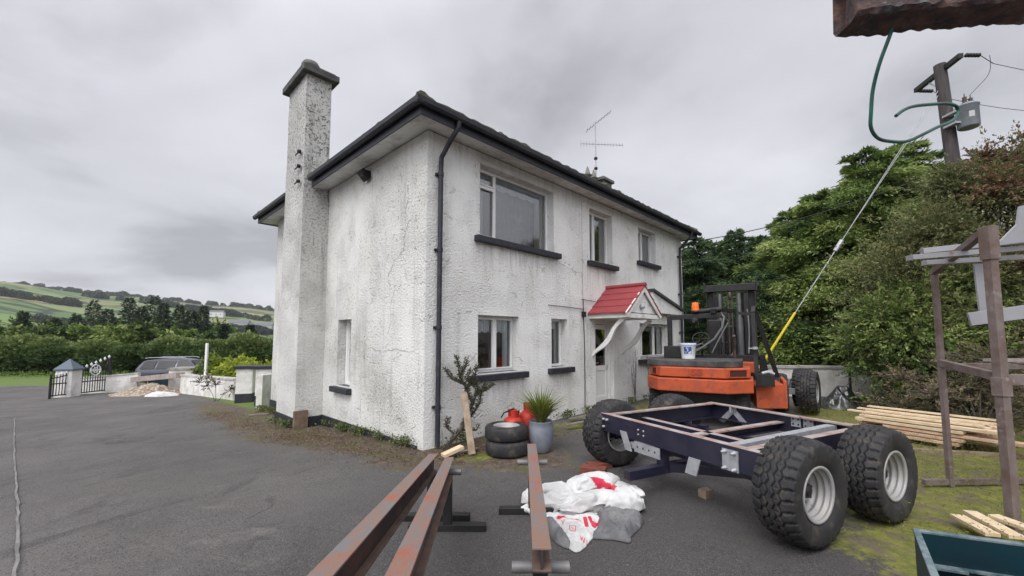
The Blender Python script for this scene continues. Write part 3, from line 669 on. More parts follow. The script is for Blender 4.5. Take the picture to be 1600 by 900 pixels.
# tiled gable canopy over the door on curved brackets
cano = MB(); CX0, CX1, CP, CZ, CK = 4.37, 5.90, .95, 2.19, 2.80; cm = (CX0+CX1)/2
cano.box(CX0, CX1, -CP, 0, CZ-.12, CZ-.02)           # boxed base
cano.prism([(CX0+.06, -CP+.03, CZ), (CX1-.06, -CP+.03, CZ), (cm, -CP+.03, CK-.06)], (0, .02, 0))
co = cano.build('canopy', M_WOODW, house, bevel=.006)
for sgn, xe in ((1, CX0), (-1, CX1)):
    mb = MB(); dv = Vector((cm-xe, 0, CK-CZ)); n = 4
    for k in range(n):                               # four courses of pressed tile, each stepped over the next
        a = Vector((xe-sgn*.05, 0, CZ-.03))+dv*(k/n)*1.02; b_ = Vector((xe-sgn*.05, 0, CZ-.03))+dv*((k+1)/n)*1.06
        up = Vector((0, 0, .028)); q0, q1 = -CP-.05, .0
        mb.add([(a.x, q0, a.z+.035), (a.x, q1, a.z+.035), (b_.x, q1, b_.z+.008), (b_.x, q0, b_.z+.008),
                (a.x, q0, a.z), (a.x, q1, a.z), (b_.x, q1, b_.z-.015), (b_.x, q0, b_.z-.015)],
               [(0, 1, 2, 3), (4, 7, 6, 5), (0, 4, 5, 1), (3, 2, 6, 7), (0, 3, 7, 4), (1, 5, 6, 2)])
    mb.build('canopy_tiles', M_REDT, co)
    mb = MB(); mb.bar((xe-sgn*.05, -CP-.02, CZ-.06), (cm, -CP-.02, CK-.05), .03, .11, up=(0, 0, 1)); mb.build('barge_board', M_UPVC, co)
mb = MB(); mb.tube([(cm, -CP-.06, CK+.035), (cm, 0, CK+.035)], .05, 8); mb.build('canopy_ridge', M_REDT, co)
for x in (CX0+.10, CX1-.16):
    mb = MB(); T = 18; pts_a, pts_b = [], []
    for k in range(T+1):
        t = k/T; y = -.80*(1-t)+-.03*t; z = (CZ-.14)*(1-t)+1.22*t; wob = .045*sin(t*pi*2.6); nx, nz_ = .73, .68; hwb = .052-.012*t
        pts_a.append((x, y+(wob-hwb)*nx, z+(wob-hwb)*nz_)); pts_b.append((x, y+(wob*.5+hwb)*nx, z+(wob*.5+hwb)*nz_))
    mb.prism(pts_a+pts_b[::-1], (.06, 0, 0)); mb.build('canopy_bracket', M_WOODW, co)
mb = MB(); mb.lathe([(0, 0), (.05, .0), (.06, .05), (.04, .09), (0, .10)], (cm-.1, -CP+.03, CZ+.14), ax=(0, -1, 0), n=12); mb.build('canopy_lamp', M_GALV, co)
mb = MB(); mb.lathe([(0, 0), (.022, .0), (.0, .022)], (cm+.12, -CP+.02, CZ+.26), ax=(0, -1, 0), n=10); mb.build('lamp_bulb', pm('white_bulb', (.9, .9, .9), .2), co)
# sloping verge of the low side porch past the door
mb = MB(); mb.prism([(7.25, -.22, 2.99), (9.30, -.22, 2.52), (9.30, -.22, 2.44), (7.25, -.22, 2.91)], (0, .22, 0)); sp_ = mb.build('porch_verge', pm('dark_felt', (.05, .048, .045), .9, bump=.3), house)
mb = MB(); mb.prism([(7.3, -.16, 2.90), (9.25, -.16, 2.44), (9.25, -.16, 2.33), (7.3, -.16, 2.33)], (0, .159, 0)); mb.build('porch_panel', M_WOODW, sp_)
# cables and cracks
mb = MB()
mb.tube([(4.05, -.03, 2.49), (4.4, -.03, 2.48), (5.6, -.06, 2.42), (7.2, -.10, 2.36), (9.3, -.09, 2.28)], .008, 5); mb.tube([(2.9, -.02, 2.30), (3.6, -.02, 2.29), (4.15, -.02, 2.27)], .007, 5)
mb.tube([(4.13, -.02, 2.5), (4.13, -.02, 2.2), (4.16, -.02, 1.4), (4.15, -.02, .1)], .009, 5); mb.tube([(4.13, -.006, 2.5), (4.13, -.006, 4.8)], .002, 4)
mb.box(4.08, 4.18, -.06, 0, 2.10, 2.22)
mb.build('cable', M_BLACK, house)
def crack(pts, side, w0=.006):
    P = []
    for i in range(len(pts)-1):
        for k in range(6):
            t = k/6; P.append((pts[i][0]*(1-t)+pts[i+1][0]*t+random.uniform(-.018, .018), pts[i][1]*(1-t)+pts[i+1][1]*t+random.uniform(-.018, .018)))
    P.append(pts[-1]); mb = MB()
    for i in range(len(P)-1):
        (a, z), (a2, z2) = P[i], P[i+1]; d = Vector((a2-a, z2-z)).normalized(); n = Vector((-d.y, d.x))*random.uniform(.1, 1)*w0
        T = (lambda u, v: (u, -.004, v)) if side == 'R' else (lambda u, v: (-.004, u, v))
        mb.add([T(a-n.x, z-n.y), T(a2-n.x, z2-n.y), T(a2+n.x, z2+n.y), T(a+n.x, z+n.y)], [(0, 1, 2, 3)])
    return mb.build('crack', pm('crack_dark', (.34, .33, .31), .95), wallo)
crack([(.50, 3.52), (.62, 3.35), (.66, 3.05), (.98, 2.92), (1.12, 2.70), (1.06, 2.5)], 'L', .008)
crack([(.9, 2.45), (1.02, 2.2), (1.0, 1.9), (1.1, 1.7)], 'L', .004)
crack([(.25, 1.42), (.8, 1.45), (1.3, 1.42), (1.9, 1.47)], 'L', .006)
crack([(2.0, .0), (2.03, .55)], 'L', .008); crack([(1.3, .05), (1.32, .42)], 'L', .006)
crack([(.55, 4.15), (.52, 3.9), (.6, 3.75)], 'L', .009)
crack([(3.3, 3.2), (3.9, 3.08), (4.1, 3.1), (4.12, 2.6)], 'R', .006); crack([(2.35, 3.0), (2.5, 2.6), (2.9, 2.42)], 'R', .004)
crack([(4.45, 1.9), (4.42, 1.3), (4.2, .9), (4.25, .2)], 'R', .006)

# television aerial strapped to the ridge chimney
ae = thing('tv_aerial', 'thin television aerial mast with two spiky arrays beside the ridge chimney', 'aerial', HW(8.15, 2.15, 0), pi/2-HA)
mb = MB(); mb.tube([(0, 0, 6.3), (0, 0, 9.0)], .022, 6); mb.build('mast', M_GALV, ae)
def yagi(c, d, ln, n, el, tilt, rod=(0, 0, 1)):
    mb = MB(); c = Vector(c); d = Vector(d).normalized(); a = c-d*ln*.35; b_ = c+d*ln*.65; mb.tube([a, b_], .013, 5)
    r_ = Vector(rod).normalized()
    for k in range(n):
        p = a+(b_-a)*k/(n-1); L_ = el*(1.25 if k == 0 else 1-.02*k); mb.tube([p-r_*L_, p+r_*L_], .010, 4)
    return mb.build('aerial_array', M_GALV, ae)
yagi((0, 0, 8.20), (.75, -.66, 0), 1.45, 15, .085, 0)
yagi((0, 0, 8.92), (.50, -.6, .62), 1.0, 9, .12, 0, rod=(.7, .7, 0))
mb = MB()
for z in (7.35, 7.7): mb = MB(); mb.lathe([(.03, -.05), (.06, -.03), (.06, .03), (.03, .05)], (0, 0, z), n=8); mb.build('mast_clamp', M_BLACK, ae)
# ------------------------------------------------------------------ flotation wheels (tyre > tread cut into the mesh)
def tri(x): x = x % 1.0; return 4*abs(x-.5)-1
def tyre_mesh(R, Wd, rr, seg=360, blocks=30):
    """axis along +Z (outer face at +Z); worn zigzag-rib tread with notched shoulders"""
    hw = Wd/2; prof = []                                     # (z across, radius, tread?)
    nT = 84
    for k in range(nT+1):
        t = -1+2*k/nT; z = t*hw*.90; prof.append((z, R-.028*abs(t)**3.2, True))
    side = [(.97, .955, ), (1.02, .90), (1.03, .80), (1.0, .72), (.93, .66), (.86, .635), (.80, .60)]
    top = [(hw*a, rr+(R-rr)*((b_-.60)/.40), False) for a, b_ in side]
    allp = [(-z, r, f) for z, r, f in top[::-1]]+prof+top
    P = len(allp); V = np.zeros((seg, P, 3))
    for j in range(seg):
        a = 2*pi*j/seg; u = j/seg*blocks
        for i, (z, r, f) in enumerate(allp):
            rr_ = r
            if f:
                d = 0
                for zc in (-.46, -.16, .16, .46):
                    dz = abs(z/hw-zc-.062*tri(u+(.5 if abs(zc) > .3 else 0)))
                    d = max(d, np.clip((.050-dz)/.012, 0, 1))
                if abs(z/hw) > .60:
                    ph = (u+(.5 if z > 0 else 0)+.25*(abs(z/hw)-.6)) % 1.0
                    if min(ph, 1-ph) < .13: d = 1
                ph = (u+.5) % 1.0
                if .2 < abs(z/hw) < .42 and min(ph, 1-ph) < .07: d = max(d, .35)
                rr_ -= .024*d
            elif abs(z) > hw*.96 and r > rr+(R-rr)*.8:
                ph = (u+(.5 if z > 0 else 0)+.09) % 1.0
                if min(ph, 1-ph) < .13: rr_ -= .012; z *= .985
            V[j, i] = (cos(a)*rr_, sin(a)*rr_, z)
    j = np.arange(seg); i = np.arange(P-1); J, I = np.meshgrid(j, i, indexing='ij'); J2 = (J+1) % seg
    F = np.stack([(J*P+I).ravel(), (J2*P+I).ravel(), (J2*P+I+1).ravel(), (J*P+I+1).ravel()], 1)
    return V.reshape(-1, 3), F
def make_wheel(R=.418, Wd=.315, rr=.21):
    """wheel centred on its own origin, axis +Z"""
    wh = bpy.data.objects.new('wheel', None); COL.objects.link(wh); wh.empty_display_size = .1
    V, F = tyre_mesh(R, Wd, rr); mesh_np('tyre', V, F, M_RUBBER, wh)
    hw = Wd/2; mb = MB()
    prof = [(rr+.003, hw*.80), (rr+.012, hw*.90), (rr-.004, hw*.92), (rr-.018, hw*.82), (rr-.006, hw*.76), (rr-.006, hw*.68), (rr-.030, hw*.64), (rr-.030, hw*.54), (rr-.018, hw*.50), (rr-.018, hw*.42), (rr-.046, hw*.38), (rr-.046, hw*.26), (rr-.034, hw*.22), (rr-.034, hw*.12), (rr-.062, hw*.06), (rr-.060, -hw*.06), (rr-.066, -hw*.14), (rr-.085, -hw*.2), (.105, -hw*.12), (.095, -hw*.02), (.05, -hw*.0)]
    mb.lathe(prof, n=64)
    mb.lathe([(rr-.02, hw*.1), (rr-.02, -hw*.55), (rr-.005, -hw*.75), (rr+.012, -hw*.9), (rr+.003, -hw*.8), (rr-.03, -hw*.5), (rr-.05, -hw*.1), (.1, -hw*.22), (.05, -hw*.2)], n=56)
    mb.build('rim', M_RIM, wh)
    mb = MB(); mb.lathe([(.09, -hw*.9), (.09, -hw*.12), (.07, hw*.0), (.062, hw*.18), (.05, hw*.3), (.045, hw*.42), (.0, hw*.44)], n=24)
    for k in range(6):
        a = 2*pi*k/6; mb.lathe([(.017, 0), (.017, .03), (.010, .034), (.010, .055), (0, .056)], (cos(a)*.082, sin(a)*.082, -hw*.06), n=8)
    for k in range(4):                                       # hand holes in the disc
        a = 2*pi*k/4+.4; mb.lathe([(.022, .0), (0, .001)], (cos(a)*.128, sin(a)*.128, -hw*.145), n=10)
    mb.build('hub', M_HUB, wh)
    return wh
WHEEL0 = make_wheel()
_used = [False]
def place_wheel(parent, loc, axis, spin=0., sc=1.0):
    if _used[0]:
        wh = copy_tree(WHEEL0)
    else: wh = WHEEL0; _used[0] = True
    wh.parent = parent; wh.location = loc
    q = Vector((0, 0, 1)).rotation_difference(Vector(axis).normalized())
    wh.rotation_mode = 'QUATERNION'; wh.rotation_quaternion = q @ Vector((0, 0, 1)).rotation_difference(Vector((0, 0, 1))) @ Matrix.Rotation(spin, 3, 'Z').to_quaternion()
    wh.scale = (sc, sc, sc)
    return wh

# ------------------------------------------------------------------ tandem bogie frame (local x = along the vehicle, y = across, towards the camera side is -y)
TA = atan2(.45, .893); A0 = Vector((1.13, 5.22, 0))
bog = thing('trailer_chassis', 'navy painted bogie frame on four big ribbed tyres with silver rims', 'trailer chassis', A0, TA)
# local: +x = v (towards the upper right of the picture), -y = u (towards the viewer)
LX, LY, ZT, HB = 2.02, 2.0, .70, .205
def channel(mb, p, q, out_, ht=HB, fl=.075, th=.010):
    """C-channel from p to q at top height p.z, flanges pointing along out_"""
    p, q, o = Vector(p), Vector(q), Vector(out_); d = q-p
    mb.pbox(p-Vector((0, 0, ht)), d, o*th, Vector((0, 0, ht)))
    mb.pbox(p+o*th-Vector((0, 0, th)), d, o*fl, Vector((0, 0, th)))
    mb.pbox(p+o*th-Vector((0, 0, ht)), d, o*fl, Vector((0, 0, th)))
def rail(p, q, out_, nm='rail', ht=HB):
    mb = MB(); channel(mb, p, q, out_, ht); r_ = mb.build(nm, M_NAVY, bog)
    p, q, o = Vector(p), Vector(q), Vector(out_); mb = MB()
    mb.pbox(p+Vector((0, 0, .001)), q-p, o*.085, Vector((0, 0, .003)))
    mb.pbox(p+o*.0855-Vector((0, 0, .011)), q-p, o*.002, Vector((0, 0, .0115)))
    mb.build('worn_flange_edge', M_EDGE, r_); return r_
rail((0, .03, ZT), (0, -LY-.02, ZT), (.9999, 0, 0))                  # near-left rail, web facing the viewer's left
rail((LX, .0, ZT), (LX, -LY, ZT), (-1, 0, 0))                      # far rail
rail((.013, -.01, ZT-.004), (LX-.013, -.01, ZT-.004), (0, -1, 0), 'crossmember')
rail((.013, -LY+.10, ZT-.004), (LX-.013, -LY+.10, ZT-.004), (0, 1, 0), 'crossmember')
rail((.30, -.95, ZT-.10), (LX-.013, -.95, ZT-.10), (0, -1, 0), 'crossmember', .10)
rail((.62, -.02, ZT-.10), (.62, -LY+.12, ZT-.10), (1, 0, 0), 'inner_rail', .11)
mb = MB(); mb.bar((.1, -LY+.34, ZT-.05), (LX-.05, -LY+.42, ZT-.06), .09, .07); mb.build('galvanised_channel', M_GALV, bog)
mb = MB(); mb.bar((.1, -LY+.5, ZT-.10), (LX*.7, -LY+.5, ZT-.10), .05, .05); mb.build('galvanised_channel', M_GALV, bog)
# inverted-Y gusset welded to the inside of the far rail
def gusset(x, y, nx):
    mb = MB(); X = x
    mb.pbox((X, y-.045, ZT-.10), (nx*.012, 0, 0), (0, .09, 0), (0, 0, .09)); mb.pbox((X, y-.012, ZT-.09), (nx*.07, 0, 0), (0, .024, 0), (0, 0, .08))
    for s in (-1, 1): mb.prism([(X, y+s*.045, ZT-.05), (X, y, ZT-.11), (X, y+s*.15, ZT-.255), (X, y+s*.225, ZT-.235)], (nx*.012, 0, 0))
    mb.build('gusset', M_GALV, bog)
gusset(LX-.016, -.36, -1)
for yy in (-1.18, -1.32):
    mb = MB(); mb.box(LX-.03, LX-.016, yy-.055, yy+.055, ZT-.13, ZT-.02)
    g = mb.build('bolt_plate', M_GALV, bog); mb = MB()
    for (a, b_) in ((-.03, -.04), (.03, -.04), (-.03, -.1), (.03, -.1)): mb.lathe([(.010, 0), (.010, .006), (0, .007)], (LX-.031, yy+a, ZT+b_), ax=(-1, 0, 0), n=8)
    mb.build('bolt_holes', M_HUB, g)
# bolted spring-hanger plates on the near-left rail
def hanger(y, z0, z1, wd, tilt=0):
    mb = MB(); mb.prism([(-.014, y, ZT+z1), (-.014, y-wd, ZT+z1), (-.014, y-wd-tilt, ZT+z0), (-.014, y-tilt, ZT+z0)], (.012, 0, 0)); return mb.build('hanger_plate', M_GALV, bog)
h1 = hanger(-1.66, -.21, -.03, .15)
mb = MB()
for (a, b_) in ((-1.69, -.05), (-1.78, -.05), (-1.69, -.19), (-1.78, -.19)): mb.lathe([(.019, 0), (.019, .02), (.012, .021), (.012, .045), (0, .046)], (-.014, a, ZT+b_), ax=(-1, 0, 0), n=6)
mb.build('bolt', M_GALV, h1)
hanger(-.33, -.34, -.14, .10, .09); hanger(-1.30, -.36, -.20, .13, -.05)
mb = MB()
for (a, b_) in ((-.62, -.08), (-.70, -.08), (-.62, -.13), (-.70, -.13)): mb.lathe([(.011, 0), (.011, .008), (0, .009)], (-.001, a, ZT+b_), ax=(-1, 0, 0), n=8)
for (a, b_) in ((-.04, -.06), (-.04, -.15), (-.10, -.06)): mb.lathe([(.016, 0), (.016, .03), (0, .031)], (-.001, a, ZT+b_), ax=(-1, 0, 0), n=6)
mb.build('bolt', M_GALV, bog)
mb = MB(); mb.box(.02, .50, -.62, -.48, ZT-.31, ZT-.24); mb.box(.0, .012, -.92, -.55, ZT-.33, ZT-.215); g = mb.build('axle_bracket', M_GALV, bog)
for k in range(4): mb = MB(); mb.lathe([(.012, 0), (0, .001)], (-.001, -.60-.085*k, ZT-.27), ax=(-1, 0, 0), n=10); mb.build('bolt_hole', M_HUB, g)
# axles, drawbar stub, stands
AX = [(.29, .418), (1.39, .418)]
for x, z in AX:
    mb = MB(); mb.box(x-.045, x+.045, -2.04, .04, z-.045, z+.045); mb.build('axle', M_NAVY, bog)
    for y in (-.35, -1.75):
        mb = MB(); mb.box(x-.05, x+.05, y-.05, y+.05, z+.046, ZT-HB-.002); mb.build('axle_mount', M_NAVY, bog)
mb = MB(); mb.box(-.42, .75, -.93, -.84, .22, .31); mb.box(.04, .13, -.93, -.84, .31, .50); st = mb.build('drawbar_stub', M_NAVY, bog)
mb = MB(); mb.box(-.424, -.420, -.918, -.852, .232, .298); mb.build('tube_opening', M_HUB, st)
mb = MB(); mb.bar((.15, -.9, .27), (.9, -1.9, .33), .06, .08); mb.build('brace', M_NAVY, bog)
UY = (0, -1, 0)
place_wheel(bog, (.28, -2.14, .418), UY, .3); place_wheel(bog, (1.38, -2.20, .418), UY, 1.1)
place_wheel(bog, (.30, .14, .418), UY, .8); place_wheel(bog, (1.40, .16, .418), UY, 2.0)
mb = MB(); mb.box(-.08, .10, -.07, .07, 0, .10); mb.build('timber_block', M_WOODO, None, org=None)
tb = bpy.data.objects[-1] if False else [o for o in COL.objects if o.name.startswith('timber_block')][-1]
tb.location = (2.00, 4.38, 0); tb.rotation_euler = (0, 0, .5); tb.scale = (.65, .65, .8)
tag(tb, 'short pale timber block lying under the navy chassis rail', 'timber block')

# a second axle with twin wheels stands behind the forklift
ra = thing('spare_axle', 'grey axle with two tall black wheels beside the low white wall', 'axle', (6.42, 9.0, 0), radians(-43))
mb = MB(); mb.box(-1.9, .15, -.07, .07, .40, .52); mb.prism([(-1.25, -.09, .52), (-.35, -.09, .52), (-.30, -.09, .74), (-.70, -.09, .66), (-1.2, -.09, .58)], (0, .18, 0)); mb.build('beam', M_GALV, ra)
mb = MB(); mb.box(-1.9, -.2, .3, .38, .5, .62); mb.build('frame_rail', M_EDGE, ra)
place_wheel(ra, (.0, 0, .48), (1, 0, 0), .2, 1.10); place_wheel(ra, (-.16, .60, .48), (1, 0, 0), .9, 1.10)

# ------------------------------------------------------------------ forklift (local y = forwards, away from the viewer; x = its right)
FK = thing('forklift', 'orange rough terrain forklift with black mast, roll bar and amber beacon', 'forklift', (3.75, 8.35, 0), radians(-30))
def octo(x, y0, y1, ch, z0, z1):   # slab with chamfered rear corners
    return [(-x, y1, z0), (-x+.10, y0+ch, z0), (-x+ch*.9, y0, z0), (x-ch*1.0, y0, z0), (x, y0+ch*.85, z0), (x, y1, z0)], (0, 0, z1-z0)
mb = MB(); p, d_ = octo(.92, -.95, .1, .40, .92, 1.10); mb.prism(p, d_); cw = mb.build('counterweight', M_ORANGE, FK, bevel=.018)
mb = MB(); p, d_ = octo(.96, -1.0, .15, .40, .66, .90); mb.prism(p, d_); mb.build('rear_bumper_slab', M_ORANGE, FK, bevel=.02)
mb = MB(); mb.box(-.78, .88, -.5, .1, .90, .925); mb.build('seam', M_BLACK, FK)
# lifting pockets: flat dark panels, recess shade put into their colour, with a rim
def pocket(c, right, wd, ht):
    c, r = Vector(c), Vector(right).normalized(); n = Vector((r.y, -r.x, 0)); mb = MB(); e = .012
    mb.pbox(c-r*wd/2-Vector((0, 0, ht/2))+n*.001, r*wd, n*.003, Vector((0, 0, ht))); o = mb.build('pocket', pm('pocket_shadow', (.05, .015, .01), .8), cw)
    mb = MB()
    for a, b_, w_, h_ in ((-wd/2-e, -ht/2-e, wd+2*e, e), (-wd/2-e, ht/2, wd+2*e, e), (-wd/2-e, -ht/2, e, ht), (wd/2, -ht/2, e, ht)):
        mb.pbox(c+r*a+Vector((0, 0, b_))+n*.001, r*w_, n*.014, Vector((0, 0, h_)))
    mb.build('pocket_rim', M_ORANGE, o)
pocket((.725, -.775, 1.01), (.42, .357, 0), .34, .115)
pocket((-.69, -.75, 1.01), (.26, -.40, 0), .20, .115)
def text3d(body, parent, loc, rot, size, mat, name='lettering', ext=.006, sx=1):
    cu = bpy.data.curves.new(name, 'FONT'); cu.body = body; cu.size = size; cu.extrude = ext; cu.align_x = 'CENTER'; cu.align_y = 'CENTER'; cu.offset = size*.02
    t = bpy.data.objects.new(name+'_tmp', cu); COL.objects.link(t); bpy.context.view_layer.update()
    me = bpy.data.meshes.new_from_object(t.evaluated_get(bpy.context.evaluated_depsgraph_get())); bpy.data.objects.remove(t)
    o = bpy.data.objects.new(name, me); COL.objects.link(o); me.materials.clear(); me.materials.append(mat)
    o.parent = parent; o.location = loc; o.rotation_euler = rot; o.scale = (sx, 1, 1); return o
text3d('JSS', cw, (.05, -.955, 1.02), (pi/2, 0, 0), .15, pm('faded_orange', (.42, .06, .02), .6, col2=(.3, .05, .02), scale=20), ext=.008, sx=1.5)
mb = MB(); mb.prism([(-.86, -.62, 1.10), (-.60, -.86, 1.10), (.52, -.86, 1.10), (.80, -.55, 1.10), (.80, .25, 1.10), (-.86, .25, 1.10)], (0, 0, .13)); mb.build('bonnet', pm('black_bonnet', (.03, .03, .032), .7, col2=(.09, .085, .08), scale=4, bump=.2), FK, bevel=.02)
mb = MB(); mb.box(-.62, -.22, -.15, .3, 1.232, 1.47); mb.build('battery_box', M_BLACK, FK, bevel=.012)
# body, side tank and belly
mb = MB(); mb.box(-.70, .70, .1, 1.9, .50, .98); mb.box(.5, 1.03, .65, 1.35, .92, 1.14); mb.build('body', M_ORANGE, FK, bevel=.02)
mb = MB(); mb.prism([(1.0, .05, .30), (1.46, .32, .30), (1.46, .32, .76), (1.0, .05, .72)], (-.12, 1.1, 0)); mb.prism([(1.45, .33, .30), (1.51, .33, .30), (1.51, .33, .82), (1.45, .33, .82)], (0, 1.0, 0)); mb.build('side_tank', M_ORANGE, FK, bevel=.012)
mb = MB(); mb.box(-.6, .9, -.5, 1.8, .36, .64); mb.box(1.0, 1.3, -.1, .4, .74, .95); mb.build('underframe', M_BLACK, FK)
mb = MB(); mb.tube([(1.1, .0, .97), (1.2, .05, 1.0), (1.3, .1, .96)], .03, 8); mb.build('filler_cap', M_GALV, FK)
# roll-over frame
mb = MB(); mb.bar((-.52, .05, 1.1), (-.52, .05, 2.10), .09, .09, up=(0, 1, 0)); mb.bar((-.565, .05, 2.06), (.55, .25, 2.10), .09, .10); mb.build('roll_bar', M_BLACK, FK, bevel=.01)
mb = MB(); mb.bar((.30, .1, 2.18), (.60, 1.0, 2.22), .09, .09); mb.tube([(-.1, .15, 2.17), (.45, .2, 2.22)], .05, 10); mb.build('roof_beam', M_BLACK, FK)
mb = MB(); mb.bar((1.02, .1, .9), (1.0, .2, 2.12), .07, .07, up=(0, 1, 0)); mb.bar((1.0, .2, 2.12), (1.03, 1.25, 2.30), .07, .07); mb.bar((1.03, 1.25, 2.3), (1.42, 1.65, .8), .09, .09, up=(0, 1, 0)); mb.bar((1.03, .2, 2.1), (.75, .22, 2.13), .06, .06); mb.build('side_frame', M_BLACK, FK)
mb = MB(); mb.lathe([(.075, 0), (.075, .03), (.07, .032)], (-.02, .12, 2.17), n=20); bb = mb.build('beacon_base', M_BLACK, FK)
mb = MB(); mb.lathe([(.072, .0), (.07, .06), (.062, .15), (.055, .165), (0, .168)], (-.02, .12, 2.20), n=20); mb.build('beacon_lens', pm('amber_lens', (.75, .12, .01), .25, col2=(.85, .2, .02), scale=20), bb)
mb = MB(); mb.lathe([(.03, .06), (.075, .0), (.08, -.03), (.078, -.04)], (-.04, -.02, 1.98), ax=(0, -1, -.1), n=20); wl = mb.build('work_lamp', M_BLACK, FK)
mb = MB(); mb.lathe([(.0, -.0), (.07, 0), (0.0, .005)], (-.04, .02, 1.985), ax=(0, -1, -.1), n=20); mb.lathe([(.074, 0), (.0, .02)], (-.04, .0, 1.98), ax=(0, -1, -.1), n=20); mb.build('lamp_glass', pm('lamp_glass', (.5, .5, .48), .2), wl)
# mast: outer and inner channels, top beam, rams, chains, carriage
MX = .95; my = 2.15
for s in (-1, 1):
    mb = MB(); x = .44*s+.56
    mb.box(x-.09, x+.09, my, my+.02, .35, 2.78); mb.box(x-.09, x-.07, my-.12, my, .35, 2.78); mb.box(x+.07, x+.09, my-.12, my, .35, 2.78)
    mb.build('mast_upright', M_BLACK, FK)
    mb = MB(); x2 = x-s*.20; mb.box(x2-.07, x2+.07, my+.03, my+.05, .35, 2.72); mb.box(x2-.07, x2-.055, my-.07, my+.03, .35, 2.72); mb.build('inner_mast', M_BLACK, FK)
mb = MB(); mb.bar((.0, my-.06, 2.84), (1.12, my-.06, 2.84), .16, .17); mb.box(-.02, .02, my-.16, my+.06, 2.74, 2.98); mb.box(1.09, 1.13, my-.16, my+.06, 2.74, 3.06); mb.build('mast_head', M_BLACK, FK, bevel=.01)
for z in (.75, 1.2, 1.95): 
    mb = MB(); mb.box(.05, 1.1, my+.06, my+.10, z, z+.10); mb.build('mast_crossbar', M_BLACK, FK)
mb = MB(); mb.box(.16, .96, my+.10, my+.13, .9, 1.9); mb.box(.22, .30, my-.1, my+.0, .5, 2.7); mb.box(.84, .92, my-.1, my+.0, .5, 2.7); mb.build('carriage', M_BLACK, FK)
for x in (.34, .74):
    mb = MB(); mb.lathe([(.075, .5), (.075, 2.1), (.05, 2.12), (.045, 2.68), (.0, 2.7)], (x, my-.22, 0), n=16); mb.build('lift_ram', pm('ram_grey', (.035, .036, .04), .5, col2=(.06, .06, .06), scale=5), FK)
mb = MB(); mb.lathe([(.0, -.03), (.08, -.03), (.1, -.01), (.1, .01), (.08, .03), (0, .03)], (.56, my-.3, 2.62), ax=(1, 0, 0), n=16)
for x in (.52, .60): mb.box(x-.015, x+.015, my-.32, my-.31, .8, 2.6)
mb.build('lift_chain', M_RSIDE, FK)
mb = MB(); mb.box(.10, .36, my-.75, my-.4, .95, 2.05); mb.build('hydraulic_tank', M_BLACK, FK, bevel=.02)
mb = MB(); mb.prism([(1.08, my-.3, .5), (1.32, my-.3, .5), (1.22, my-.3, 1.25), (1.12, my-.3, 1.25)], (0, .4, 0)); mb.build('mast_bracket', M_BLACK, FK)
mb = MB(); mb.box(-.6, 1.0, .9, 1.5, 1.15, 1.26); mb.tube([(-.5, .9, 1.42), (.05, .8, 1.40)], .045, 10); mb.tube([(-.1, .5, 1.26), (-.1, .5, 1.55), (.0, .5, 1.6)], .02, 6); mb.build('control_console', M_BLACK, FK)
mb = MB()
mb.tube([(.42, .25, 2.18), (.50, .15, 2.05), (.46, .1, 1.85), (.32, .05, 1.62), (.10, .0, 1.45), (-.04, -.05, 1.36), (-.12, -.08, 1.24)], .022, 8)
mb.tube([(-.14, .0, 1.25), (-.1, .1, 1.45), (.06, .25, 1.52), (.16, .3, 1.46), (.02, .2, 1.40), (-.15, .1, 1.42), (-.28, .1, 1.48)], .016, 8)
for (a, b_, c_) in (((.50, 1.9, 2.0), (.40, 1.2, 1.75), (.20, .9, 1.3)), ((.62, 1.9, 1.7), (.70, 1.3, 1.3), (.5, .9, 1.2)), ((.15, 1.5, 1.6), (-.05, .9, 1.7), (-.3, .6, 1.3)), ((.9, 1.9, 2.3), (.95, 1.5, 1.9), (.9, 1.2, 1.3))):
    a, b_, c_ = map(Vector, (a, b_, c_)); mb.tube([a*(1-t)**2+b_*2*t*(1-t)+c_*t*t for t in np.linspace(0, 1, 12)], .017, 6)
mb.build('hydraulic_hose', pm('hose_grey', (.10, .10, .10), .5), FK)
mb = MB(); mb.tube([(.0+.17*cos(a), .78+.10*sin(a), 1.62+.13*sin(a)) for a in np.linspace(0, 2*pi, 21)], .014, 6); mb.tube([(0, .78, 1.62), (0, 1.05, 1.2)], .02, 6); mb.tube([(-.17, .78, 1.62), (.17, .78, 1.62)], .01, 5); mb.build('steering_wheel', M_BLACK, FK)
for lx in (.34, .42, .50):
    mb = MB(); mb.tube([(lx, .95, 1.2), (lx, .88, 1.52)], .008, 5); mb.lathe([(0, 0), (.02, .01), (.02, .03), (0, .045)], (lx, .88, 1.51), n=8); mb.build('lever', M_BLACK, FK)
mb = MB(); mb.tube([(.66, .15, 1.1), (.66, .15, 1.62), (.66, .09, 1.68)], .03, 8); mb.build('exhaust', M_RSIDE, FK)
mb = MB(); mb.tube([(1.01, .05, 1.42), (1.01, .05, 1.47)], .045, 8); mb.bar((.9, .04, 1.44), (1.06, .04, 1.44), .02, .02); mb.build('catch', M_GALV, FK)
place_wheel(FK, (-.72, -.25, .36), (-1, 0, 0), .4, .82); place_wheel(FK, (.72, -.25, .36), (1, 0, 0), 1.4, .82)
place_wheel(FK, (-.85, 1.75, .44), (-1, 0, 0), .7); place_wheel(FK, (1.45, 1.85, .44), (1, 0, 0), .2)

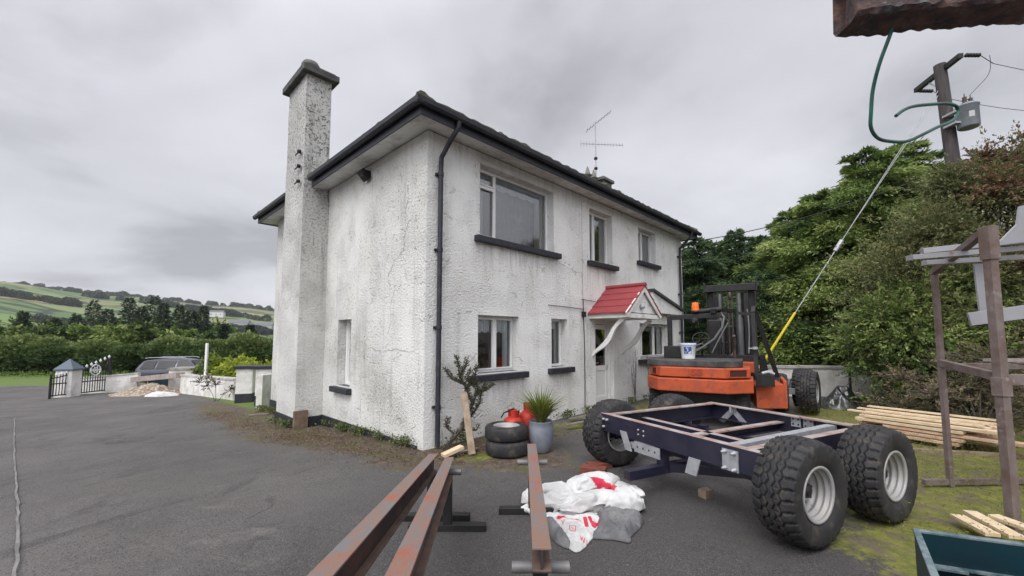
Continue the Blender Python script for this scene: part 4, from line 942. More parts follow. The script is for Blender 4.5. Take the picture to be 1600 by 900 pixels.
# bucket on the bonnet
def fk2w(x, y, z):
    a = radians(-30); return Vector((3.75+x*cos(a)-y*sin(a), 8.35+x*sin(a)+y*cos(a), z))
bk = thing('bucket', 'white plastic bucket with blue label standing on the forklift bonnet', 'bucket', fk2w(-.12, -.42, 1.232), radians(-20))
mb = MB(); mb.lathe([(0, 0), (.118, 0), (.12, .01), (.140, .27), (.146, .275), (.146, .29), (.14, .29)], n=32); mb.build('tub', pm('white_plastic', (.78, .78, .76), .35), bk)
mb = MB(); mb.lathe([(.150, .268), (.152, .30), (.146, .305), (.0, .302)], n=32); mb.build('lid', pm('blue_white_lid', (.45, .52, .68), .4), bk)
mb = MB(); vs = []
for k in range(13):
    a = -pi/2-.62+k*.085; vs += [(cos(a)*.1335, sin(a)*.1335, .10), (cos(a)*.142, sin(a)*.142, .235)]
mb.add(vs, [(2*k, 2*k+2, 2*k+3, 2*k+1) for k in range(12)])
lb = mb.build('label_print', pm('label_blue', (.03, .07, .26), .4, col2=(.55, .6, .68), scale=24, lo=.52, hi=.56), bk)
mb = MB()
for r0 in range(5):
    z = .08+.03*r0; vs = []
    for k in range(6):
        a = -pi/2+.60+k*.08; rr0 = .1215+z*.075; vs += [(cos(a)*rr0, sin(a)*rr0, z), (cos(a)*rr0, sin(a)*rr0, z+.008)]
    mb.add(vs, [(2*k, 2*k+2, 2*k+3, 2*k+1) for k in range(5)])
mb.build('label_lines', pm('grey_print', (.35, .38, .45), .5), bk)
mb = MB(); mb.tube([(.146*cos(a), .146*sin(a)-.03*sin(a*1), .26-.12*sin(a)) for a in np.linspace(0, pi, 13)], .004, 6); mb.build('handle', M_GALV, bk)

# ------------------------------------------------------------------ steel trestles in the foreground
def trestle(label, near, far, wd=.083, ht=.14, posts=((.14, True), (.88, True)), pipes=(), foot=.62, second=None, name='steel_trestle', footdir=None):
    near, far = Vector(near), Vector(far); c = (near+far)/2; c.z = 0
    t = thing(name, label, 'steel trestle', c, 0, 'rusty steel trestles in the foreground')
    n, f = near-c, far-c; d = (f-n); dn = d.normalized(); sd_ = dn.cross(Vector((0, 0, 1))).normalized(); upv = sd_.cross(dn)
    mb = MB(); mb.pbox(n-sd_*wd/2-upv*.010, d, sd_*wd, upv*.010, 0); mb.build('top_flange', M_RUST, t, bevel=.002)
    mb = MB(); mb.pbox(n-sd_*.006-upv*(ht-.011)+dn*.002, d*.998, sd_*.012, upv*(ht-.022)); mb.build('web', M_RSIDE, t)
    mb = MB(); mb.pbox(n-sd_*wd/2-upv*ht, d, sd_*wd, upv*.010); mb.build('bottom_flange', pm('flange_brown', (.085, .055, .045), .7, col2=(.14, .09, .07), scale=5), t, bevel=.002)
    fd = Vector(footdir).normalized() if footdir else Vector((sd_.x, sd_.y, 0)).normalized()
    for tt, show in posts:
        p = n+d*tt; top = p-upv*(ht+.001)
        mb = MB(); mb.bar((p.x, p.y, .062), (p.x, p.y, top.z), .07, .07, up=(0, 1, 0)); mb.build('post', M_BLACK, t, bevel=.003)
        mb = MB(); q = Vector((p.x, p.y, .031)); mb.bar(q-fd*foot/2, q+fd*foot/2, .075, .06); ft = mb.build('foot', M_BLACK, t, bevel=.004)
        mb = MB()
        for s in (-1, 1): mb.bar(q+fd*s*(foot/2+.0005), q+fd*s*(foot/2+.0015), .062, .047)
        mb.build('tube_opening', M_HUB, ft)
    for tt, dz, ln in pipes:
        p = n+d*tt-upv*(dz); mb = MB(); mb.tube([p-fd*ln/2, p+fd*ln/2], .026, 16); mb.build('cross_pipe', pm('grey_pipe', (.13, .13, .13), .5, metal=.3, col2=(.2, .19, .18), scale=8), t)

    return t
trestle('short steel trestle with rust streaked top, standing alone left of the white sacks', (.130, 1.86, .735), (.19, 4.05, .625), wd=.084, ht=.10, posts=((.97, True), (.10, False)), pipes=((.075, .155, .27), (.90, .12, .27)), footdir=(1, -.0, 0))
trestle('outer of two long rusty steel beams, the one nearer the house corner', (-.62, 1.18, .90), (-.735, 3.95, .56), wd=.086, ht=.15, posts=((.96, True), (.1, True)), footdir=(1, 0, 0), foot=.7)
trestle('redder of two long rusty steel beams, with a black T-shaped leg beside the sacks', (-.345, 1.18, .93), (-.565, 3.80, .57), wd=.080, ht=.15, posts=((.94, True), (.1, True)), pipes=((.985, .12, .22),), footdir=(1, 0, 0), foot=.66)

# ------------------------------------------------------------------ crumpled sacks
def crumple(name, poly, zf, mat, org, na=150, nr=52, amp=.05, seed=1, attr=None, fold=3.0, edge=.010):
    P = [Vector((p[0], p[1], 0)) for p in poly]; n = len(P); c = sum(P, Vector())/n
    # resample the outline with Catmull-Rom
    ring = []
    for k in range(na):
        t = k/na*n; i = int(t); f = t-i; p0, p1, p2, p3 = P[(i-1) % n], P[i % n], P[(i+1) % n], P[(i+2) % n]
        q = .5*((2*p1)+(p2-p0)*f+(2*p0-5*p1+4*p2-p3)*f*f+(3*p1-p0-3*p2+p3)*f**3); ring.append(q)
    V = [];
    def ridg(x, y, s):
        a = noise.noise((x*fold+s+.6*noise.noise((y*3, x*3, s)), y*fold*1.3, s)); b_ = noise.noise((x*fold*2.3, y*fold*2.0+s, s+4))
        return (1-abs(a)*2.6)*.75+(1-abs(b_)*2.4)*.32
    for j in range(nr+1):
        r = (j/nr)**.8
        for k in range(na):
            q = c+(ring[k]-c)*r; q = q+Vector((noise.noise((q.x*9, q.y*9, seed)), noise.noise((q.x*9, q.y*9, seed+7)), 0))*.012
            h = zf(q.x, q.y)*(1-r**3.5)+edge; dv_ = noise.voronoi(Vector((q.x*7+seed+.5*noise.noise((q.x*5, q.y*5, seed)), q.y*7.5, seed)))[0]; dw_ = noise.voronoi(Vector((q.x*17+seed, q.y*15, seed+3)))[0]
            h += ((dv_[0]-.35)*1.1*amp+(dw_[0]-.35)*.42*amp)*(1-r**6); h += amp*ridg(q.x, q.y, seed)*(1-r**5)*.35+.010*ridg(q.x*3, q.y*3, seed+2)*(1-r**8)+.006*noise.noise((q.x*30, q.y*30, seed))
            V.append((q.x, q.y, max(h, .006)))
    V = np.array(V)
    F = []
    for j in range(nr):
        for k in range(na): k2 = (k+1) % na; F.append((j*na+k, (j+1)*na+k, (j+1)*na+k2, j*na+k2))
    V2 = V.copy(); V2[:, 2] = .002
    F2 = [(nr*na+k, len(V)+nr*na+k, len(V)+nr*na+(k+1) % na, nr*na+(k+1) % na) for k in range(na)]
    Vall = np.concatenate([V, V2]); Fall = np.array(F+F2)
    at = None
    if attr: at = {attr[0]: [attr[1](v[0], v[1]) for v in Vall]}
    return mesh_np(name, Vall, Fall, mat, attrs=at, smooth=True, org=org)
def wp(px, py, z=.0):  # metres on the yard
    x = (px-800)/641; v = -(py-479)/641; dy_ = cos(PITCH)-v*sin(PITCH); dz_ = sin(PITCH)+v*cos(PITCH); t = (z-CAMH)/dz_; return (x*t, dy_*t)
def red_a(x, y):
    s = 0
    cx_, cy_ = wp(934, 776, .0); dx_, dy_ = x-cx_, y-cy_
    if abs(dx_*.75-dy_*.3) < .085 and abs(dy_*.8+dx_*.45) < .05: s = 1
    cx_, cy_ = wp(960, 781, .0)
    if abs(x-cx_) < .07 and abs(y-cy_) < .035: s = 1
    return s
M_SACKW = pm('white_woven_sack', (.58, .58, .57), .6, col2=(.44, .435, .42), scale=5, attr=('print', (.50, .025, .055)), bump=.25, bscale=90, dist=.004)
M_SACKG = pm('grey_sack_lining', (.10, .10, .105), .75, col2=(.17, .17, .17), scale=6, bump=.3, bscale=80, dist=.004)
so = (.62, 3.75, 0)
polyA = [wp(*q, .0) for q in ((820, 790), (850, 776), (900, 768), (960, 770), (995, 783), (1004, 800), (985, 815), (950, 808), (890, 815), (845, 808), (812, 799))]
LOB = [((855, 780), (900, 778), .075, .15), ((902, 780), (922, 770), .075, .25), ((924, 768), (950, 776), .065, .24), ((966, 776), (990, 786), .06, .19), ((850, 797), (884, 803), .06, .12), ((888, 803), (915, 797), .065, .18), ((920, 797), (950, 795), .06, .19), ((962, 800), (992, 800), .065, .19), ((830, 780), (820, 790), .05, .11), ((822, 799), (836, 805), .045, .09), ((945, 808), (965, 806), .04, .10)]
LOB = [(wp(*a, .0), wp(*b, .0), r_, h_) for a, b, r_, h_ in LOB]
def zA(x, y):
    best = .02
    for (a, b, r_, h_) in LOB:
        ax_, ay_ = a; vx, vy = b[0]-ax_, b[1]-ay_; t = max(0, min(1, ((x-ax_)*vx+(y-ay_)*vy)/(vx*vx+vy*vy))); dd_ = math.hypot(x-ax_-t*vx, y-ay_-t*vy)/(r_*1.02)
        if dd_ < 1: best = max(best, .95*h_*math.sqrt(1-dd_*dd_))
    return best
heap = thing('sack_heap', 'white crumpled woven sacks with red print, heaped beside the short trestle', 'sacks', (so[0], so[1], 0))
def pillow(a, b, wd, ht, zc, seed, prints=()):
    """one stuffed, creased fold of sack between two ground points"""
    a, b = Vector((*a, zc)), Vector((*b, zc)); c = (a+b)/2; u = (b-a); L_ = u.length/2+wd*.5; u.normalize(); v = Vector((-u.y, u.x, 0)); nu, nv = 132, 72; V = []
    for i in range(nv+1):
        ph = -pi/2+pi*i/nv
        for k in range(nu):
            th = 2*pi*k/nu; cx_, sx_ = cos(th), sin(th); e = lambda q, m: math.copysign(abs(q)**m, q)
            x = e(cx_, .75)*abs(cos(ph))**.75*L_; y = e(sx_, .8)*abs(cos(ph))**.75*wd/2; z = e(sin(ph), .85)*ht/2
            p = c+u*x+v*y+Vector((0, 0, z)); n = Vector((x/L_, y/wd*2, z/ht*2)); n = (u*n.x+v*n.y+Vector((0, 0, n.z))); n = n.normalized() if n.length > 1e-6 else Vector((0, 0, 1))
            q = Vector((x*4.6+seed*3, y*8, z*8)); d1 = noise.voronoi(q+Vector((noise.noise(q*1.3), noise.noise(q*1.3+Vector((5, 5, 5))), 0))*.6)[0]; d2 = noise.voronoi(Vector((x*16, y*21+seed, z*21)))[0]
            g = noise.noise(Vector((y*24, z*24, seed+x*3)))*abs(x/L_)**1.5            # gathers towards the ends
            dsp = (d1[0]-.42)*.060+(d1[1]-d1[0]-.2)*-.034+(d2[0]-.4)*.006+g*.026+.004*noise.noise(q*3)
            p = p+n*dsp*min(1, ht/.10); V.append((p.x, p.y, max(p.z, .004)))
    F_ = [(i*nu+k, i*nu+(k+1) % nu, (i+1)*nu+(k+1) % nu, (i+1)*nu+k) for i in range(nv) for k in range(nu)]
    at = []
    for p in V:
        s = 0
        for (x, y, z, rx, ry) in prints:
            if ((p[0]-x)/rx)**2+((p[1]-y)/ry)**2 < 1 and p[2] > z: s = 1
        at.append(s)
    o = mesh_np('sack_fold', V, F_, M_SACKW, heap, attrs={'print': at}, smooth=True, org=(so[0], so[1], 0)); o.location = (0, 0, 0); return o
W0 = lambda x, y: wp(x, y, 0)
r1 = W0(938, 783)
pillow(W0(850, 783), W0(905, 781), .19, .15, .075, 1)
pillow(W0(903, 781), W0(950, 772), .22, .17, .13, 2, [(r1[0]-.01, r1[1]+.03, .12, .085, .060), (r1[0]+.10, r1[1]+.02, .10, .05, .03)])
pillow(W0(960, 776), W0(990, 786), .16, .13, .085, 3, [(r1[0]+.13, r1[1]+.03, .09, .05, .03)])
pillow(W0(848, 797), W0(893, 806), .14, .12, .06, 4)
pillow(W0(893, 806), W0(950, 796), .17, .15, .085, 5)
pillow(W0(958, 801), W0(993, 798), .17, .15, .085, 6)
pillow(W0(836, 778), W0(822, 788), .11, .09, .045, 7); pillow(W0(822, 802), W0(838, 804), .12, .07, .035, 8)
pillow(W0(860, 790), W0(960, 788), .22, .12, .06, 9)
polyB = [wp(*q, .01) for q in ((838, 806), (880, 800), (925, 802), (950, 806), (940, 822), (925, 842), (906, 860), (892, 858), (872, 838), (855, 820))]
def red_b(x, y):
    for (a, b_) in (((872, 809), (905, 815)), ((914, 811), (917, 825)), ((928, 824), (940, 811)), ((921, 811), (928, 824))):
        p, q = Vector((*wp(*a, .03), 0)), Vector((*wp(*b_, .03), 0)); v = Vector((x, y, 0)); t = max(0, min(1, (v-p).dot(q-p)/(q-p).length_squared))
        if (v-p-(q-p)*t).length < .017: return 1
    for (a, b_) in (((890, 824), (890, 832)), ((890, 832), (899, 833)), ((899, 833), (899, 825)), ((899, 825), (890, 824)), ((893, 828), (896, 830)), ((907, 838), (908, 845)), ((908, 845), (910, 841)), ((910, 841), (912, 847)), ((912, 847), (914, 840)), ((917, 841), (917, 848)), ((921, 842), (920, 849)), ((925, 843), (922, 850)), ((876, 815), (882, 822)), ((882, 815), (878, 822))):
        p, q = Vector((*wp(*a, .03), 0)), Vector((*wp(*b_, .03), 0)); v = Vector((x, y, 0)); t = max(0, min(1, (v-p).dot(q-p)/(q-p).length_squared))
        if (v-p-(q-p)*t).length < .0040: return .8
    return 0
tag(crumple('feed_sack', polyB, lambda x, y: .018, M_SACKW, (.45, 3.4, 0), amp=.030, seed=9, attr=('print', red_b), fold=3, na=260, nr=90), 'flattened white sack flap with red letters pointing at the viewer', 'sack')
polyC = [wp(*q, .01) for q in ((930, 806), (960, 800), (1000, 806), (1004, 820), (990, 832), (983, 846), (960, 842), (925, 838), (935, 820))]
tag(crumple('grey_sack', polyC, lambda x, y: .045, M_SACKG, (.95, 3.55, 0), amp=.07, seed=5, fold=4), 'dark grey sack tucked under the right side of the white sacks', 'sack')
polyD = [wp(*q, .01) for q in ((850, 812), (862, 812), (876, 832), (892, 850), (888, 856), (870, 848), (858, 832))]
tag(crumple('grey_sack', polyD, lambda x, y: .05, M_SACKG, (.3, 3.45, 0), amp=.02, seed=6, fold=4, na=80, nr=24), 'narrow dark grey sack edge showing left of the flattened white flap', 'sack')

# ------------------------------------------------------------------ things by the house corner
def plank(name, label, p, q, wd, th, mat, up=(0, 0, 1), group=None, cat='plank'):
    mb = MB(); mb.bar(p, q, wd, th, up=up); o = mb.build(name, mat, auto=True, bevel=.003); return tag(o, label, cat, group)
def wz(px, py, z): a = wp(px, py, z); return Vector((a[0], a[1], z))
plank('plank', 'long brown plank leaning upright against the bush by the downpipe', wz(738, 710, .02), Vector((-.72, 6.22, .82)), .10, .035, M_WOODO, up=(0, 1, 0))
plank('plank', 'short pale yellow plank end lying at the foot of the downpipe', wz(692, 712, .05), wz(722, 698, .12), .11, .045, M_WOODN)
plank('plank', 'grey weathered board lying flat in front of the leaning plank', wz(700, 712, .02), wz(745, 700, .03), .09, .02, M_WOODD)

def car_tyre(R, r, wd, mat):
    mb = MB(); pr = [(r, -wd*.42), (r+.02, -wd*.5), (R-.05, -wd*.5), (R-.015, -wd*.42), (R, -wd*.30), (R, wd*.30), (R-.015, wd*.42), (R-.05, wd*.5), (r+.02, wd*.5), (r, wd*.42)]
    rf = lambda rr, h, a: rr-(.007 if (rr > R-.02 and (abs(h) < .2*wd and int(a*60/pi) % 4 == 0)) else 0)
    mb.lathe(pr+[(r-.01, 0), pr[0]], n=160, rf=rf); return mb
ts = thing('rimmed_tyre', 'car tyre with dull steel rim lying on top of another tyre', 'car wheel', (-.08, 6.02, .20))
car_tyre(.31, .185, .20, None).build('tyre', M_RUBBER, ts).location = (0, 0, .10)
mb = MB(); mb.lathe([(.19, .17), (.20, .185), (.185, .19), (.17, .16), (.165, .12), (.14, .10), (.12, .13), (.06, .14), (.05, .11), (.03, .10), (0, .10)], n=48); rm = mb.build('rim', M_RIM, ts)
mb = MB()
for k in range(14): a = 2*pi*k/14; mb.lathe([(.0, .001), (.013, .0)], (cos(a)*.145, sin(a)*.145, .112), n=8)
for k in range(5): a = 2*pi*k/5; mb.lathe([(.010, .0), (0, .001)], (cos(a)*.05, sin(a)*.05, .119), n=8)
mb.build('rim_holes', M_HUB, rm)
tag(car_tyre(.315, .19, .20, None).build('worn_car_tyre_lying_flat', M_RUBBER, auto=True), 'bare black car tyre at the bottom of the stack of two', 'tyre').location = (-.06, 6.00, 0)
for (x, y, s, lab) in ((.02, 6.34, .88, 'red gas cylinder with rounded shoulders just behind the stacked tyres'), (.26, 6.50, 1.0, 'red gas cylinder with a raised collar half hidden by the spiky potted plant')):
    gc = thing('gas_cylinder', lab, 'gas cylinder', (x, y, 0), .4, 'red gas cylinders by the plant pot')
    m_ = pm('red_paint', (.50, .035, .02), .5, col2=(.33, .035, .025), scale=6)
    mb = MB(); mb.lathe([(.13, 0), (.135, .03), (.155, .06), (.16, .12), (.16, .40*s), (.145, .46*s), (.10, .50*s), (.04, .52*s), (0, .52*s)], n=32); mb.build('body', m_, gc)
    mb = MB(); vs = []; n = 20
    for k in range(n+1):
        a = -2.3+4.6*k/n; hh = .62*s-(.035 if 7 < k < 13 else 0)
        vs += [(cos(a)*.085, sin(a)*.085, .48*s), (cos(a)*.092, sin(a)*.092, hh)]
    mb.add(vs, [(2*k, 2*k+2, 2*k+3, 2*k+1) for k in range(n)]); mb.tube([vs[2*k+1] for k in range(n+1)], .007, 6); mb.build('collar', m_, gc)
    mb = MB(); mb.lathe([(.02, .5*s), (.022, .56*s), (.03, .57*s), (.03, .59*s), (0, .60*s)], n=10); mb.build('valve', M_GALV, gc)
mb = MB(); mb.tube([(-.16, 6.20, .46), (-.12, 6.25, .52), (-.02, 6.28, .56), (.03, 6.32, .57)], .012, 6); tag(mb.build('gas_hose', M_BLACK, auto=True), 'short black hose arching up to the red cylinder valve', 'hose')
pt = thing('potted_plant', 'spiky yellow green grass plant in a rounded grey blue pot', 'potted plant', (.42, 6.05, 0))
mb = MB(); mb.lathe([(0, 0), (.10, 0), (.125, .03), (.165, .14), (.185, .26), (.18, .36), (.165, .43), (.175, .445), (.165, .45), (.15, .43), (.15, .38), (0, .38)], n=40); mb.build('pot', pm('grey_blue_glaze', (.17, .19, .235), .45, col2=(.24, .25, .27), scale=6, lo=.4, hi=.7, bump=.1), pt)
r = np.random.default_rng(4); V = []; F = []; T = []
for k in range(330):
    a = r.uniform(0, 2*pi); ln = r.uniform(.34, .66); lean = r.uniform(.08, 1.0)**.8; b0 = np.array([cos(a)*.05*r.random(), sin(a)*.05*r.random(), .39]); w_ = r.uniform(.006, .011); seg = 6; side_ = np.array([-sin(a), cos(a), 0]); o = len(V)
    for j in range(seg+1):
        t = j/seg; out_ = ln*lean*.95*t**1.5; up_ = ln*(t-.28*lean*t*t*1.6); p_ = b0+np.array([cos(a)*out_, sin(a)*out_, up_]); ww = w_*(1-t**2.2)+.0006; V += [p_-side_*ww, p_+side_*ww]
    for j in range(seg): F.append((o+2*j, o+2*j+1, o+2*j+3, o+2*j+2)); T.append(np.clip(.5+r.normal(0, .2)-(.4 if lean > .75 else 0)*(r.random() < .5), 0, 1))
mesh_np('grass_blades', V, F, leafmat('blade_green', [(.26, .19, .08), (.17, .20, .03), (.11, .19, .03), (.06, .12, .02)]), pt, tone=T)
# red brick
mb = MB(); mb.box(-.12, .12, -.06, .06, 0, .07)
bko = tag(mb.build('brick', pm('brick_red', (.20, .055, .035), .9, col2=(.12, .04, .03), scale=12, bump=.4), bevel=.005), 'dark red brick nearest the viewer on the tarmac by the left trailer wheel', 'brick'); bko.location = (.99, 5.12, 0); bko.rotation_euler = (0, 0, -.35); bko.scale = (1.25, 1.25, 1.15)
b2 = bko.copy(); COL.objects.link(b2); b2.location = (1.10, 5.30, 0); b2.rotation_euler = (0, 0, .4); b2['label'] = 'second dark red brick, half behind the first by the left trailer wheel'; b2['group'] = bko['group'] = 'dark red bricks by the wheel'
# old boards under the kitchen window
for k, (a, b_, lab) in enumerate((((890, 655), (945, 643), 'weathered board on top of the pile at the doorway'), ((884, 664), (935, 655), 'weathered board in the middle of the doorway pile'), ((905, 652), (960, 664), 'weathered board crossing under the doorway pile'))):
    plank('board', lab, wz(*a, .06+.03*k), wz(*b_, .10+.03*k), .10, .02, M_WOODD, group='old boards at the doorway')
# ------------------------------------------------------------------ walls, gate, road side
M_PAINTW = pm('limewashed_wall', (.74, .73, .70), .9, col2=(.52, .50, .45), scale=2.5, lo=.42, hi=.66, col3=(.12, .11, .10), scale3=7, lo3=.66, hi3=.76, bump=.5, bscale=14, dist=.03)
def gpt(px, py):
    """where the line of sight through a picture point meets the sloping yard"""
    x0 = (px-800)/641; v = -(py-479)/641; d = Vector((x0, cos(PITCH)-v*sin(PITCH), sin(PITCH)+v*cos(PITCH))); t = 1.0
    while t < 400:
        p = d*t
        if CAMH+p.z <= gz1(p.x, p.y): return Vector((p.x, p.y, gz1(p.x, p.y)))
        t *= 1.002
    return d*60
def atY(px, py, Y):
    x0 = (px-800)/641; v = -(py-479)/641; dy_ = cos(PITCH)-v*sin(PITCH); t = Y/dy_
    return Vector((x0*t, Y, CAMH+(sin(PITCH)+v*cos(PITCH))*t))
def run_wall(name, label, pts, tops, th, mat, group=None, cope=None, cat='wall'):
    """low garden wall following the ground: pts ground points, tops absolute top heights"""
    P = []; T = []
    for i in range(len(pts)-1):
        n = 10
        for k in range(n+(i == len(pts)-2)):
            t = k/n; p = pts[i]*(1-t)+pts[i+1]*t; P.append(Vector((p.x, p.y, 0))); T.append(tops[i]*(1-t)+tops[i+1]*t+.012*noise.noise((p.x*2, p.y*2, 1)))
    c = sum(P, Vector())/len(P); c.z = gz1(c.x, c.y)
    w_ = thing(name, label, cat, c, 0, group) if cope else None
    mb = MB(); vs = []
    for i, p in enumerate(P):
        d = (P[min(i+1, len(P)-1)]-P[max(i-1, 0)]).normalized(); s = Vector((-d.y, d.x, 0))*th/2; zb = gz1(p.x, p.y)-.2
        for q, z in ((p-s, zb), (p-s, T[i]), (p+s, T[i]), (p+s, zb)): vs.append((q.x, q.y, z))
    n = len(P); mb.add(vs, [(4*i+a, 4*i+4+a, 4*i+4+(a+1) % 4, 4*i+(a+1) % 4) for i in range(n-1) for a in range(4)]+[(3, 2, 1, 0), (4*n-4, 4*n-3, 4*n-2, 4*n-1)])
    if not cope: return tag(mb.build(name, mat, auto=True), label, cat, group)
    mb.v = [tuple(Vector(v)-c) for v in mb.v]; mb.build('masonry', mat, w_)
    mb = MB(); vs = []
    for i, p in enumerate(P):
        d = (P[min(i+1, len(P)-1)]-P[max(i-1, 0)]).normalized(); s = Vector((-d.y, d.x, 0))*(th/2+.03)
        for q, z in ((p-s, T[i]+.002), (p-s, T[i]+cope), (p+s, T[i]+cope), (p+s, T[i]+.002)): vs.append(Vector((q.x, q.y, z))-c)
    mb.add(vs, [(4*i+a, 4*i+4+a, 4*i+4+(a+1) % 4, 4*i+(a+1) % 4) for i in range(n-1) for a in range(4)]+[(3, 2, 1, 0), (4*n-4, 4*n-3, 4*n-2, 4*n-1)])
    mb.build('coping', pm('pale_coping', (.52, .51, .48), .9, col2=(.34, .33, .30), scale=4, bump=.3), w_); return w_
def pier(name, label, c, wd, h, cap, rz=0.0, capmat=None, group=None, capname='cap', plinth=None):
    t = thing(name, label, 'gate pillar', c, rz, group)
    mb = MB(); mb.box(-wd/2, wd/2, -wd/2, wd/2, -.2, h); mb.build('shaft', M_PAINTW, t, bevel=.015)
    if plinth: mb = MB(); mb.box(-wd/2-.008, wd/2+.008, -wd/2-.008, wd/2+.008, -.22, plinth); mb.build('plinth', M_SLATE, t)
    mb = MB(); e = wd/2+.06
    if cap == 'pyramid':
        mb.box(-e, e, -e, e, h, h+.07); mb.add([(-e, -e, h+.07), (e, -e, h+.07), (e, e, h+.07), (-e, e, h+.07), (0, 0, h+.52)], [(0, 1, 4), (1, 2, 4), (2, 3, 4), (3, 0, 4)])
    else: mb.box(-e, e, -e, e, h, h+.10)
    mb.build(capname, capmat or M_CONC, t, bevel=.01); return t
G1, G2 = gpt(88, 622), gpt(170, 612)
pier('gate_pillar', 'white gate pillar with a blue grey pyramid cap at the drive entrance', G1+Vector((-.12, .55, 0)), .60, 1.15, 'pyramid', .25, pm('slate_blue_cap', (.09, .115, .15), .6, bump=.1))
gt = thing('iron_gate', 'black wrought iron gate with white spearheads and a round emblem, standing open', 'gate', G1, 0)
ga = gpt(77, 623.5)-G1; gb = gpt(170, 613)-G1; gd = gb-ga; L_ = gd.length
def gtop(t): return 1.02+.80*t**1.25-.05*sin(t*pi)
mb = MB(); mb.tube([ga+Vector((0, 0, -.1)), ga+Vector((0, 0, gtop(0)))], .045, 6); mb.tube([gb+Vector((0, 0, -.1)), gb+Vector((0, 0, 1.75))], .06, 6)
for f in (.12, .62): mb.tube([ga+gd*(k/12)+Vector((0, 0, f)) for k in range(13)], .028, 6)
mb.tube([ga+gd*(k/24)+Vector((0, 0, gtop(k/24)-.16)) for k in range(25)], .026, 6); mb.build('frame', M_BLACK, gt)
for k in range(1, 22):
    t = k/22; p = ga+gd*t; mb = MB(); mb.tube([p+Vector((0, 0, .10)), p+Vector((0, 0, gtop(t)-.16 if t > .3 else gtop(t)-.05))], .017, 5); mb.build('bar', M_BLACK, gt)
for k in range(12):
    t = .08+.88*k/11; p = ga+gd*t+Vector((0, 0, gtop(t)-.13)); mb = MB(); mb.lathe([(0, 0), (.035, .05), (.05, .10), (.0, .19)], p, n=8); mb.build('spearhead', M_UPVC, gt)
c = ga+gd*.72+Vector((0, 0, 1.12)); nrm = gd.cross(Vector((0, 0, 1))).normalized(); mb = MB()
mb.tube([c+(gd.normalized()*cos(a)+Vector((0, 0, 1))*sin(a))*.24 for a in np.linspace(0, 2*pi, 25)], .03, 6)
for a in (0, pi/3, 2*pi/3): v = (gd.normalized()*cos(a)+Vector((0, 0, 1))*sin(a))*.22; mb.tube([c-v, c+v], .02, 5)
mb.tube([c+(gd.normalized()*cos(a)+Vector((0, 0, 1))*sin(a))*.12 for a in np.linspace(0, 2*pi, 17)], .02, 5); mb.build('emblem', M_UPVC, gt)

wa, wb = gpt(104, 617.5)+Vector((0, .6, 0)), gpt(216, 611); wt = lambda px, py, P: atY(px, py, P.y).z
run_wall('garden_wall', 'long low white wall behind the iron gate and the rubble heap', [wa, wb], [wt(104, 591, wa), wt(216, 584, wb)], .25, M_PAINTW, cope=.05, group=None)
wc, wd_ = gpt(286, 614), gpt(370, 625)
run_wall('garden_wall', 'stained low white wall with flaking patches between the pier and the twin pillars', [wc, wd_], [wt(286, 587, wc), wt(370, 594, wd_)], .25, M_PAINTW, cope=.07)
pc = gpt(277, 612)+Vector((0, .5, 0)); pier('wall_pier', 'stubby white pier with concrete cap above the dark gap in the wall', pc, 1.0, wt(277, 577, pc)-pc.z, 'flat', .2)
mb = MB(); a_, b_ = atY(211, 593, wb.y-.2), atY(282, 586, wc.y-.1); mb.bar(a_, b_, .35, .24); tag(mb.build('concrete_lintel', pm('pinkish_concrete', (.36, .31, .28), .9, col2=(.27, .22, .19), scale=3, bump=.3), auto=True), 'long concrete lintel lying across the dark gap beside the white pier', 'lintel')
mb = MB(); c = (gpt(250, 610)+Vector((0, .8, 0)))
def tubbox(mb, c, wx, wy, h, th, fl=0.04):
    for s in (-1, 1):
        mb.pbox((c.x+s*wx/2-(th if s > 0 else 0), c.y-wy/2, c.z), (th, 0, 0), (0, wy, 0), (s*fl, 0, h)); mb.pbox((c.x-wx/2, c.y+s*wy/2-(th if s > 0 else 0), c.z), (0, th, 0), (wx, 0, 0), (0, s*fl, h))
    mb.box(c.x-wx/2, c.x+wx/2, c.y-wy/2, c.y+wy/2, c.z, c.z+.04)
tubbox(mb, c, 1.9, .8, .75, .05); tag(mb.build('storage_crate', pm('dark_teal', (.012, .045, .06), .5, col2=(.01, .02, .03), scale=2), auto=True), 'dark teal tub standing in the gap of the wall under the lintel', 'tub')
p1, p2 = gpt(383, 628), gpt(407, 632)
GR = 'twin pillars beside the house end'
pier('gate_pillar', 'white pillar with flat dark cap, farther of two beside the house end', p1, .48, wt(383, 571, p1)-p1.z-.1, 'flat', .35, M_SLATE, GR, plinth=.3)
pier('gate_pillar', 'white pillar with flat dark cap, the one nearer the chimney breast', p2+Vector((.1, 0, 0)), .42, wt(407, 571, p2)-p2.z-.1, 'flat', .35, M_SLATE, GR, plinth=.3)
q1 = HW(-.05, 8.2, 0); q2 = p2+Vector((.45, .95, 0)); q1.z = gz1(q1.x, q1.y)
run_wall('garden_wall', 'short white wall with rounded top joining the near pillar to the house', [q2, q1], [q2.z+.95, q1.z+.95], .16, M_PAINTW)
wpst = atY(321, 587, 17.5); mb = MB(); mb.box(-.045, .045, -.045, .045, 0, 2.15); o = tag(mb.build('white_post', M_UPVC, bevel=.01), 'slim white post standing behind the low wall among green shrubs', 'post'); o.location = (wpst.x, 17.5, gz1(wpst.x, 17.5))

